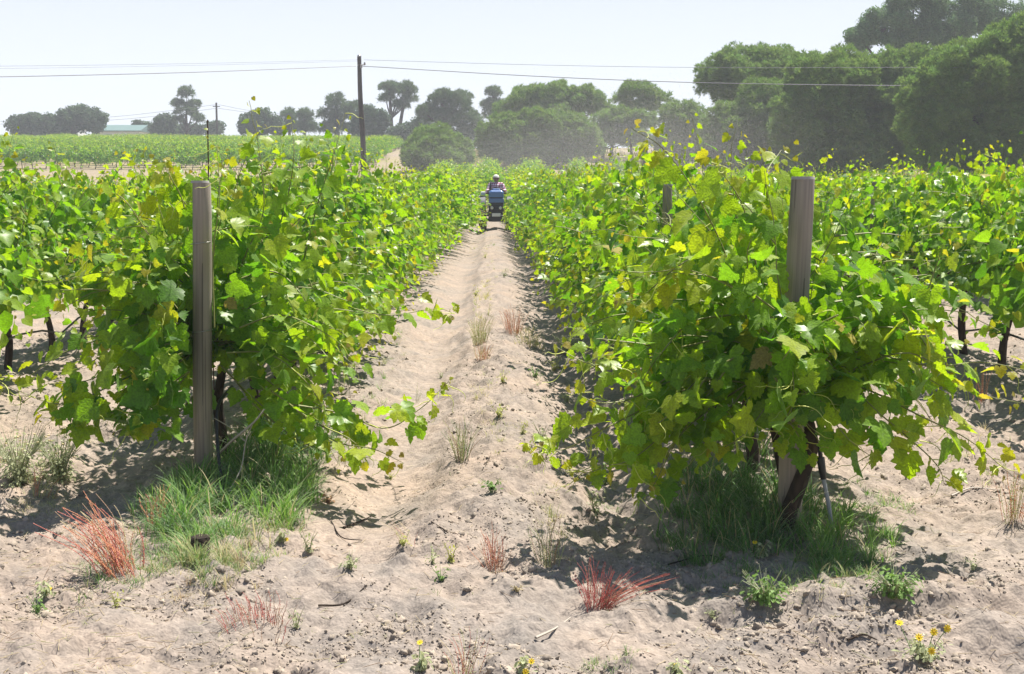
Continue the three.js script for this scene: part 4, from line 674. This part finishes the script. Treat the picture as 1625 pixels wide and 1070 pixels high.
tree('stone_pine', 'bushy pine filling the ground below the domed pine', 80, 'pine', PINE, [[1170, 210, 52, 52], [1220, 190, 60, 60], [1150, 240, 36, 36], [1240, 235, 60, 40]], [[1190, 0.3]], { group: PG, skirt: true, gap: 0.7, dense: 1.1 });
tree('stone_pine', 'wide dense pine in the middle of the big pine wall', 72, 'pine', PINE, [[1320, 130, 78, 50], [1400, 140, 76, 58], [1290, 190, 70, 60], [1370, 210, 80, 62], [1440, 200, 66, 66], [1330, 240, 80, 40], [1470, 112, 44, 36]], [[1360, 0.35]], { group: PG, skirt: true, gap: 0.75, dense: 1.15 });
tree('stone_pine', 'tallest dense pine at the right edge of the view', 61, 'pine', PINE, [[1540, 126, 70, 66], [1610, 100, 66, 66], [1500, 180, 60, 76], [1580, 200, 80, 74], [1670, 170, 70, 90], [1540, 240, 80, 40]], [[1560, 0.35]], { group: PG, skirt: true, gap: 0.75, dense: 1.15 });
tree('poplar', 'tall leafy broadleaf tree rising behind the right pines', 98, 'leaf', POP, [[1400, 42, 36, 30], [1450, 16, 44, 44], [1366, 62, 24, 22], [1515, 24, 46, 40], [1572, 14, 40, 40], [1470, 60, 60, 26], [1610, 40, 40, 36]], [[1480, 0.4]], { group: PG, gap: 0.12, tuft: 0.8, dense: 0.7 });

// ---------------------------------------------------------------- far vineyard, grassland, barn, power lines, dust
{
  const R = rng(88), g = thing('hill_vineyard', 'green vines covering the rising field at left', 'vines'); g.userData.kind = 'stuff'; const sets = [[], [], []];
  for (let d = 93, row = 0; d < 176; d += 2.6, row++) for (let x = -86; x < -8.5; x += 1.05) {
    const xx = x + (R() - 0.5) * 0.4, dd = d + (R() - 0.5) * 0.5; if (xx > -8.6 - (dd - 93) * 0.045 || xx / dd < -0.52 || R() < 0.04) continue;
    sets[Math.floor(R() * 3)].push({ p: V(xx, big(xx, dd) - 0.1, -dd), s: 0.82 + 0.3 * R(), a: Math.PI / 2 + (R() - 0.5) * 0.4 + (R() < 0.5 ? Math.PI : 0) });
  }
  sets.forEach((list, v) => {
    const im = shadow(new THREE.InstancedMesh(MID[v].far, leafVC, list.length)), tk = shadow(new THREE.InstancedMesh(MID[v].trunk, M.trunk, list.length)), m = new THREE.Matrix4(), q = new THREE.Quaternion();
    list.forEach((f, i) => { m.compose(f.p, q.setFromAxisAngle(V(0, 1, 0), f.a), V(f.s, f.s, f.s)); im.setMatrixAt(i, m); tk.setMatrixAt(i, m); }); im.name = 'foliage'; tk.name = 'trunks'; im.userData.kind = tk.userData.kind = 'stuff'; g.add(im, tk);
  });
}
{
  const R = rng(99), list = []; while (list.length < 9000) { const d = 76 + 50 * R(), x = -14 + 50 * R(); if (x < -8.2 - (d - 93) * 0.045 + 3) continue; if (fbm(x * 0.2, 2, d * 0.2, 3) < -0.02) continue; list.push(V(x, big(x, d), -d)); }
  const im = shadow(new THREE.InstancedMesh(tuftGeo(5, 10, 0.05), new THREE.MeshPhysicalMaterial({ color: lin(1, 1, 1), roughness: 1, transmission: 0.3, thickness: 0, side: THREE.DoubleSide }), list.length)), m = new THREE.Matrix4(), q = new THREE.Quaternion();
  list.forEach((p, i) => { const s = 0.2 + 0.25 * R(); m.compose(p, q.setFromAxisAngle(V(0, 1, 0), R() * 6), V(s, s, s)); im.setMatrixAt(i, m); const v = 0.8 + 0.4 * R(); im.setColorAt(i, R() < 0.75 ? lin(0.38 * v, 0.30 * v, 0.12 * v) : lin(0.2 * v, 0.24 * v, 0.08 * v)); });
  im.name = 'dry_grass'; tag(im, 'dry yellow grass on the slope under the pines', 'grass', null, 'stuff'); scene.add(im);
}
{
  const d = 192, k = d / FOCAL, p = at(194, 215, d); p.y = big(p.x, d); const w = 72 * k, top = at(194, 209.5, d).y - p.y, ridge = at(194, 199, d).y - p.y, g = thing('barn', 'long white barn with a green roof on the ridge', 'barn', p), dep = 7;
  const wall = new THREE.MeshStandardMaterial({ color: lin(0.78, 0.79, 0.78), roughness: 0.9 }), roof = new THREE.MeshStandardMaterial({ color: lin(0.09, 0.165, 0.155), roughness: 0.7 });
  const body = part('wall', new THREE.BoxGeometry(w, top + 1, dep), wall, g); body.position.y = (top + 1) / 2 - 1;
  const s = new THREE.Shape(); s.moveTo(-dep / 2 - 0.4, 0); s.lineTo(0, ridge - top); s.lineTo(dep / 2 + 0.4, 0); s.lineTo(dep / 2 + 0.4, -0.12); s.lineTo(-dep / 2 - 0.4, -0.12);
  const rf = part('roof', new THREE.ExtrudeGeometry(s, { depth: w + 0.8, bevelEnabled: false }).rotateY(Math.PI / 2), roof, g); rf.position.set(-w / 2 - 0.4, top + 0.06, 0);
  const dr = part('door', new RoundedBoxGeometry(1.0, 2.0, 0.12, 2, 0.03), new THREE.MeshStandardMaterial({ color: lin(0.35, 0.4, 0.42), roughness: 0.6 }), g); dr.position.set(-w * 0.15, 0.95, dep / 2 + 0.05);
  const d2 = 196, q = at(104, 214, d2), y2 = big(q.x, d2), sh = thing('shed', 'pale low wall showing between the two ridge oaks', 'shed', V(q.x, y2, -d2)); const hh = Math.max(1.2, at(104, 205, d2).y - y2); part('wall', new RoundedBoxGeometry(5, hh + 1, 4, 2, 0.05), wall, sh).position.y = hh / 2 - 0.5; const rr = part('roof', new RoundedBoxGeometry(5.4, 0.18, 4.4, 2, 0.05), M.postEnd, sh); rr.position.y = hh + 0.09;
}
const poleMat = new THREE.MeshStandardMaterial({ color: lin(0.075, 0.062, 0.055), map: woodTex, roughness: 1 }), cable = new THREE.MeshStandardMaterial({ color: lin(0.16, 0.16, 0.17), roughness: 0.4, metalness: 0.4 });
const POLE_D = 80; let lineEnds;
{
  const d = POLE_D, t = at(570, 90, d), b = at(577.5, 280, d); b.y = big(b.x, d); const g = thing('utility_pole', 'tall dark wooden utility pole behind the vines', 'pole', b), e = t.clone().sub(b);
  part('shaft', tube(curvePts([V(0, -0.6, 0), e.clone().multiplyScalar(0.35).add(V(0.03, 0, 0)), e.clone().multiplyScalar(0.7).add(V(-0.03, 0, 0)), e], 14), (u) => 0.19 - 0.06 * u, 12), poleMat, g);
  part('cap', new THREE.SphereGeometry(0.14, 10, 6), M.steel, g).position.copy(e);
  const arm = part('bracket', tube([V(e.x - 0.1, e.y - 0.52, 0.1), V(e.x + 0.38, e.y - 0.5, 0.1)], () => 0.03, 6), M.steel, g); const ins = part('insulator', new THREE.CylinderGeometry(0.05, 0.07, 0.14, 8), M.postEnd, g); ins.position.set(e.x + 0.34, e.y - 0.42, 0.1);
  part('insulator', new THREE.CylinderGeometry(0.06, 0.08, 0.16, 8), M.postEnd, g).position.set(e.x + 0.13, e.y - 0.62, 0.14);
  for (const [pts, r, label] of [
    [[at(-260, 125, 62), at(0, 122, 68), at(300, 115, 74), at(565, 105, d)], 0.021, 'thick lower power cable left of the wooden pole'], [[at(575, 105, d), at(850, 121, 74), at(1100, 131, 69), at(1430, 136, 62.5), at(1500, 136, 61)], 0.021, 'thick lower power cable right of the wooden pole'],
    [[at(-260, 106, 62), at(0, 105, 68), at(300, 101, 74), at(567, 95, d)], 0.009, 'thin upper power cable left of the wooden pole'], [[at(577, 95, d), at(850, 103, 74), at(1100, 107, 69), at(1465, 107, 61.5), at(1520, 107, 60.5)], 0.011, 'thin upper power cable right of the wooden pole'],
    [[at(-260, 112, 64), at(0, 109, 70), at(300, 104, 76), at(567, 97, d + 0.1)], 0.007, 'faint second upper cable left of the wooden pole']]) lone('power_cable', tube(curvePts(pts, 40), () => r, 5), cable, label, 'cable', V(0, 0, 0), 'cables of the wooden pole');
}
{
  const d = 178, t = at(344.5, 163, d), b = at(344.5, 215, d); b.y = big(b.x, d); const e = t.clone().sub(b), g = thing('utility_pole', 'small distant utility pole on the ridge beside the ragged pine', 'pole', b);
  part('shaft', tube([V(0, -0.5, 0), V(0, e.y * 0.5, 0), V(0, e.y, 0)], (u) => 0.17 - 0.04 * u, 8), poleMat, g); part('crossbar', new RoundedBoxGeometry(1.0, 0.12, 0.12, 2, 0.02), poleMat, g).position.set(0, e.y - 0.5, 0);
  for (const [pts, label] of [[[at(343, 166, d), at(250, 178, d + 2), at(170, 186, d + 5), at(0, 193, d + 8)], 'upper distant cable running left from the small ridge pole'], [[at(343, 172, d), at(250, 184, d + 2), at(170, 191, d + 5), at(0, 197, d + 8)], 'lower distant cable running left from the small ridge pole'], [[at(346, 166, d), at(400, 176, d - 2), at(500, 184, d - 4)], 'upper distant cable running right from the small ridge pole'], [[at(346, 172, d), at(400, 179, d - 2), at(500, 187, d - 4)], 'lower distant cable running right from the small ridge pole']]) lone('power_cable', tube(curvePts(pts, 24), () => 0.024, 5), cable, label, 'cable', V(0, 0, 0), 'distant cables on the ridge');
}
{
  const R = rng(123), n = 270000, im = new THREE.InstancedMesh(new THREE.OctahedronGeometry(1, 0), new THREE.MeshPhysicalMaterial({ color: lin(0.93, 0.90, 0.87), roughness: 1, transmission: 0.5, thickness: 0, transparent: true, opacity: 0.0095, depthWrite: false }), n), m = new THREE.Matrix4(), q = new THREE.Quaternion(); let i = 0;
  im.receiveShadow = true;
  // soft plumes: even, bell shaped clouds of fine dust drifting from the tractor to the right
  const puffs = [[900, 236, 76, 5.2, 1.7, 4, 0.27], [1020, 240, 70, 4.6, 1.6, 3.5, 0.42], [1110, 242, 64, 3.6, 1.5, 3, 0.15], [810, 256, 64, 3.2, 0.9, 3, 0.12], [700, 254, 70, 3.4, 0.8, 2.5, 0.04]];
  for (const [px, py, d, sx, sy, sz, share] of puffs) for (let k = 0, want = Math.floor(n * share); want > 0 && i < n; k++) {
    const u = (0.5 + k * 0.7548776662466927) % 1, v = (0.5 + k * 0.5698402909980532) % 1, w = Math.sqrt(-2 * Math.log(Math.max(1e-6, u))), p = at(px, py, d).add(V(w * Math.cos(6.28318 * v) * sx, w * Math.sin(6.28318 * v) * sy, (R() + R() + R() - 1.5) * 2 * sz));
    want--; if (p.y < big(p.x, -p.z) + 0.05) p.y = 2 * (big(p.x, -p.z) + 0.05) - p.y;
    const s = 0.026 + 0.01 * R(); m.compose(p, q, V(s, s, s)); im.setMatrixAt(i++, m);
  }
  im.count = i;
  im.name = 'dust_haze'; tag(im, 'pale dust drifting before the pines behind the tractor', 'dust', null, 'stuff'); scene.add(im);
}

console.log('tufts', treeCount);

// ---------------------------------------------------------------- tractor and driver
{
  const d = 38.6, T = thing('tractor', 'small blue vineyard tractor coming up the sandy track', 'tractor', V(0.05, ground(0.05, d), -d));
  const blue = new THREE.MeshPhysicalMaterial({ color: lin(0.065, 0.155, 0.37), roughness: 0.4, clearcoat: 0.6, clearcoatRoughness: 0.25 }), dark = new THREE.MeshStandardMaterial({ color: lin(0.016, 0.018, 0.024), roughness: 0.6 }), grey = new THREE.MeshStandardMaterial({ color: lin(0.05, 0.055, 0.065), roughness: 0.6 }), rubber = new THREE.MeshStandardMaterial({ color: lin(0.025, 0.024, 0.023), roughness: 0.95 }), white = new THREE.MeshStandardMaterial({ color: lin(0.72, 0.74, 0.74), roughness: 0.5 }), lamp = new THREE.MeshPhysicalMaterial({ color: lin(0.6, 0.6, 0.55), roughness: 0.25, clearcoat: 1 });
  const box = (name, w, h, l, x, y, z, m, par = T, r = 0.03) => { const o = part(name, new RoundedBoxGeometry(w, h, l, 3, Math.min(r, w / 2.1, h / 2.1, l / 2.1)), m, par); o.position.set(x, y, z); return o; };
  // front of the tractor is at +z, facing the camera
  const hood = box('hood', 0.46, 0.3, 1.25, 0, 1.06, -0.62, blue, T, 0.09); box('hood_bulge', 0.26, 0.08, 0.9, 0, 1.22, -0.75, blue, hood.parent, 0.035);
  box('air_slot', 0.42, 0.035, 0.02, 0, 0.985, 0.005, dark); box('nose_panel', 0.47, 0.13, 0.05, 0, 0.90, -0.005, blue, T, 0.02);
  const grille = box('grille', 0.40, 0.3, 0.05, 0, 0.68, -0.02, dark, T, 0.02); for (let i = 0; i < 5; i++) box('grille_bar', 0.36, 0.012, 0.012, 0, -0.1 + 0.05 * i, 0.03, grey, grille, 0.004);
  for (const s of [-1, 1]) { const h = box('headlight', 0.12, 0.12, 0.05, s * 0.13, 0.68, 0.025, dark, T, 0.02); const l = part('lens', new THREE.SphereGeometry(0.05, 12, 8), lamp, h); l.scale.set(1, 1, 0.4); l.position.z = 0.02; }
  box('number_plate', 0.26, 0.1, 0.012, 0, 0.47, 0.07, white, T, 0.005); box('front_weight', 0.48, 0.2, 0.14, 0, 0.36, -0.01, dark, T, 0.04); box('chassis', 0.28, 0.3, 1.9, 0, 0.5, -0.95, grey, T, 0.04); box('axle', 0.76, 0.09, 0.1, 0, 0.31, -0.28, dark, T, 0.03); box('rear_axle', 0.8, 0.14, 0.16, 0, 0.46, -1.65, dark, T, 0.04);
  function wheel(name, r, w, x, z, lugs) {
    const g = new THREE.Group(); g.name = name; g.position.set(x, r, z); T.add(g);
    const pr = [[r * 0.55, -w / 2], [r * 0.86, -w / 2], [r * 0.95, -w * 0.36], [r * 0.97, 0], [r * 0.95, w * 0.36], [r * 0.86, w / 2], [r * 0.55, w / 2]].map(([a, b]) => new THREE.Vector2(a, b));
    const ty = [new THREE.LatheGeometry(pr, 28).rotateZ(Math.PI / 2)]; for (let i = 0; i < lugs; i++) for (const s of [-1, 1]) { const l = new THREE.BoxGeometry(w * 0.5, 0.03, 0.035); l.rotateY(s * 0.6); l.translate(s * w * 0.23, r * 0.975, 0); l.rotateX((i + (s > 0 ? 0.5 : 0)) / lugs * Math.PI * 2); ty.push(l); }
    part('tyre', mergeGeometries(ty.map((q) => q.toNonIndexed())), rubber, g); part('rim', new THREE.CylinderGeometry(r * 0.56, r * 0.56, w * 0.7, 20).rotateZ(Math.PI / 2), grey, g); part('hub', new THREE.CylinderGeometry(r * 0.16, r * 0.16, w * 0.95, 12).rotateZ(Math.PI / 2), grey, g);
  }
  for (const s of [-1, 1]) { wheel('front_wheel', 0.29, 0.17, s * 0.38, -0.28, 14); wheel('rear_wheel', 0.46, 0.22, s * 0.44, -1.65, 18);
    const f = new THREE.Shape(); f.absarc(0, 0, 0.54, 0.2, Math.PI - 0.2); f.absarc(0, 0, 0.5, Math.PI - 0.2, 0.2, true); const fe = part('fender', new THREE.ExtrudeGeometry(f, { depth: 0.2, bevelEnabled: true, bevelSize: 0.01, bevelThickness: 0.01, bevelSegments: 1 }).rotateY(Math.PI / 2), grey, T); fe.position.set(s * 0.44 - 0.1, 0.48, -1.65); }
  box('fuel_can', 0.15, 0.12, 0.2, -0.42, 1.1, -1.6, white, T, 0.03); box('dashboard', 0.36, 0.3, 0.14, 0, 1.05, -1.28, dark, T, 0.04); box('seat', 0.42, 0.1, 0.4, 0, 0.76, -1.78, dark, T, 0.04); box('seat_back', 0.42, 0.36, 0.08, 0, 0.98, -1.99, dark, T, 0.03); box('floor_plate', 0.8, 0.04, 0.5, 0, 0.42, -1.3, grey, T, 0.01);
  const sw = part('steering_wheel', new THREE.TorusGeometry(0.17, 0.014, 8, 24), dark, T); sw.position.set(0, 1.2, -1.42); sw.rotation.x = -1.0; part('steering_column', tube([V(0, 1.19, -1.42), V(0, 1.0, -1.3)], () => 0.02, 8), dark, T);
  part('exhaust_pipe', tube([V(-0.17, 1.1, -0.6), V(-0.17, 1.42, -0.62), V(-0.17, 1.46, -0.66)], () => 0.022, 10), dark, T);

  // driver: one continuous body, head and hands meshed finer and merged
  const root = thing('person', 'driver in pale cap and checked shirt steering the blue tractor', 'person', T.position.clone().add(V(0, 0, -1.76)));
  function blob(bones, lo, hi, res, k) {
    const size = Math.max(hi.x - lo.x, hi.y - lo.y, hi.z - lo.z) / 2, c = lo.clone().add(hi).multiplyScalar(0.5), mc = new MarchingCubes(res, new THREE.MeshBasicMaterial(), false, false, 60000); mc.isolation = 0; const half = res / 2; let at_ = 0; const p = V();
    for (let z = 0; z < res; z++) for (let y = 0; y < res; y++) for (let x = 0; x < res; x++, at_++) {
      p.set((x - half) / half * size + c.x, (y - half) / half * size + c.y, (z - half) / half * size + c.z); let dd = 9;
      for (const [a, b, ra, rb] of bones) { const ab = b.clone().sub(a), t = clamp(p.clone().sub(a).dot(ab) / Math.max(1e-9, ab.lengthSq())), q = p.distanceTo(ab.multiplyScalar(t).add(a)) - lerp(ra, rb, t); const h = clamp(0.5 + 0.5 * (dd - q) / k); dd = lerp(dd, q, h) - k * h * (1 - h); }
      mc.field[at_] = -dd;
    }
    mc.update(); const n = mc.count, P = new Float32Array(n * 3); for (let i = 0; i < n; i++) { P[i * 3] = mc.positionArray[i * 3] * size + c.x; P[i * 3 + 1] = mc.positionArray[i * 3 + 1] * size + c.y; P[i * 3 + 2] = mc.positionArray[i * 3 + 2] * size + c.z; }
    const g = new THREE.BufferGeometry(); g.setAttribute('position', new THREE.BufferAttribute(P, 3)); const w = mergeVertices(g, 1e-4); w.computeVertexNormals(); return w;
  }
  const B = [[V(0, 0.86, 0), V(0, 1.08, 0), 0.15, 0.145], [V(0, 1.08, 0), V(0, 1.3, 0.02), 0.15, 0.15], [V(-0.15, 1.36, 0.02), V(0.15, 1.36, 0.02), 0.07, 0.07], [V(0, 1.36, 0.02), V(0, 1.48, 0.03), 0.06, 0.055]], H = [], sides = [-1, 1];
  for (const s of sides) { const el = V(s * 0.28, 1.15, 0.14), wr = V(s * 0.19, 1.22, 0.33), kn = V(s * 0.16, 0.86, 0.42), an = V(s * 0.18, 0.5, 0.46);
    B.push([V(s * 0.19, 1.36, 0.02), el, 0.058, 0.045], [el, wr, 0.043, 0.03], [V(s * 0.09, 0.86, 0), kn, 0.085, 0.06], [kn, an, 0.058, 0.042], [an, V(s * 0.19, 0.47, 0.6), 0.042, 0.036]);
    const pal = V(s * 0.165, 1.235, 0.375), hb = [[wr, pal, 0.028, 0.034]]; for (let f = 0; f < 4; f++) { const a = pal.clone().add(V((f - 1.5) * 0.018, 0.0, 0.02)), b = a.clone().add(V(0, 0.012, 0.035)), c2 = b.clone().add(V(0, -0.028, 0.012)); hb.push([a, b, 0.0095, 0.0088], [b, c2, 0.0088, 0.0075]); } const tb = pal.clone().add(V(-s * 0.03, -0.008, -0.01)); hb.push([tb, tb.clone().add(V(-s * 0.03, -0.015, 0.03)), 0.011, 0.009]); H.push(hb); }
  const head = [[V(0, 1.565, 0.035), V(0, 1.6, 0.03), 0.086, 0.09], [V(0, 1.52, 0.07), V(0, 1.535, 0.075), 0.058, 0.06], [V(0, 1.555, 0.12), V(0, 1.535, 0.138), 0.014, 0.017], [V(-0.09, 1.56, 0.02), V(-0.094, 1.585, 0.02), 0.016, 0.018], [V(0.09, 1.56, 0.02), V(0.094, 1.585, 0.02), 0.016, 0.018], [V(0, 1.42, 0.02), V(0, 1.52, 0.03), 0.055, 0.055]];
  const skin = new THREE.MeshStandardMaterial({ color: lin(0.22, 0.12, 0.08), roughness: 0.7 });
  const body = mergeGeometries([blob(B, V(-0.45, 0.4, -0.25), V(0.45, 1.55, 0.7), 88, 0.05), blob(head, V(-0.13, 1.4, -0.1), V(0.13, 1.72, 0.17), 56, 0.02), ...H.map((h, i) => blob(h, V(sides[i] * 0.17 - 0.08, 1.16, 0.3), V(sides[i] * 0.17 + 0.08, 1.3, 0.46), 48, 0.008))]);
  const bm = shadow(new THREE.Mesh(body, skin)); bm.name = 'body'; root.add(bm);
  const plaid = dataTex(64, 64, (u, v) => { const a = (u * 8) % 1 < 0.28, b = (v * 8) % 1 < 0.28; return a && b ? [0.35, 0.12, 0.2] : a || b ? [0.6, 0.38, 0.48] : [0.85, 0.8, 0.84]; });
  const shirtBones = B.filter((_, i) => i < 3).map(([a, b, r, q]) => [a, b, r + 0.014, q + 0.014]); for (const s of sides) shirtBones.push([V(s * 0.19, 1.36, 0.02), V(s * 0.28, 1.15, 0.14), 0.076, 0.062], [V(s * 0.28, 1.15, 0.14), V(s * 0.235, 1.185, 0.23), 0.06, 0.05]);
  const sg = blob(shirtBones, V(-0.42, 0.65, -0.25), V(0.42, 1.5, 0.35), 72, 0.05), sp = sg.attributes.position, su = new Float32Array(sp.count * 2); for (let i = 0; i < sp.count; i++) { su[i * 2] = sp.getX(i) * 1.6 + sp.getZ(i) * 0.8; su[i * 2 + 1] = sp.getY(i) * 1.6; } sg.setAttribute('uv', new THREE.BufferAttribute(su, 2));
  part('shirt', sg, new THREE.MeshStandardMaterial({ map: plaid, roughness: 0.95 }), root);
  const tr = []; for (const s of sides) tr.push([V(s * 0.09, 0.86, 0), V(s * 0.16, 0.86, 0.42), 0.098, 0.074], [V(s * 0.16, 0.86, 0.42), V(s * 0.18, 0.54, 0.46), 0.072, 0.06]); part('trousers', blob(tr, V(-0.3, 0.42, -0.2), V(0.3, 1.02, 0.6), 56, 0.03), new THREE.MeshStandardMaterial({ color: lin(0.05, 0.06, 0.09), roughness: 0.95 }), root);
  const cloth = new THREE.MeshStandardMaterial({ color: lin(0.6, 0.57, 0.52), roughness: 0.95 }), cap = part('cap', new THREE.SphereGeometry(0.104, 20, 10, 0, Math.PI * 2, 0, Math.PI * 0.5), cloth, root); cap.scale.set(1, 0.92, 1.06); cap.position.set(0, 1.607, 0.028);
  const brim = part('brim', new THREE.CylinderGeometry(0.085, 0.09, 0.012, 20), cloth, cap); brim.scale.set(0.95, 1, 1.0); brim.position.set(0, 0.008, 0.085);
  for (const s of sides) { const e = part('eye', new THREE.SphereGeometry(0.009, 8, 6), new THREE.MeshStandardMaterial({ color: lin(0.05, 0.04, 0.03), roughness: 0.3 }), root); e.position.set(s * 0.033, 1.572, 0.118); }
  const mo = part('mouth', new RoundedBoxGeometry(0.045, 0.008, 0.01, 2, 0.003), new THREE.MeshStandardMaterial({ color: lin(0.16, 0.06, 0.05), roughness: 0.7 }), root); mo.position.set(0, 1.502, 0.126);
  for (const s of sides) { const b = part('boot', new RoundedBoxGeometry(0.1, 0.1, 0.25, 3, 0.04), dark, root); b.position.set(s * 0.19, 0.495, 0.55); }
}

console.log('vines', vineCount, 'far', farVines.length);
renderer.render(scene, camera);
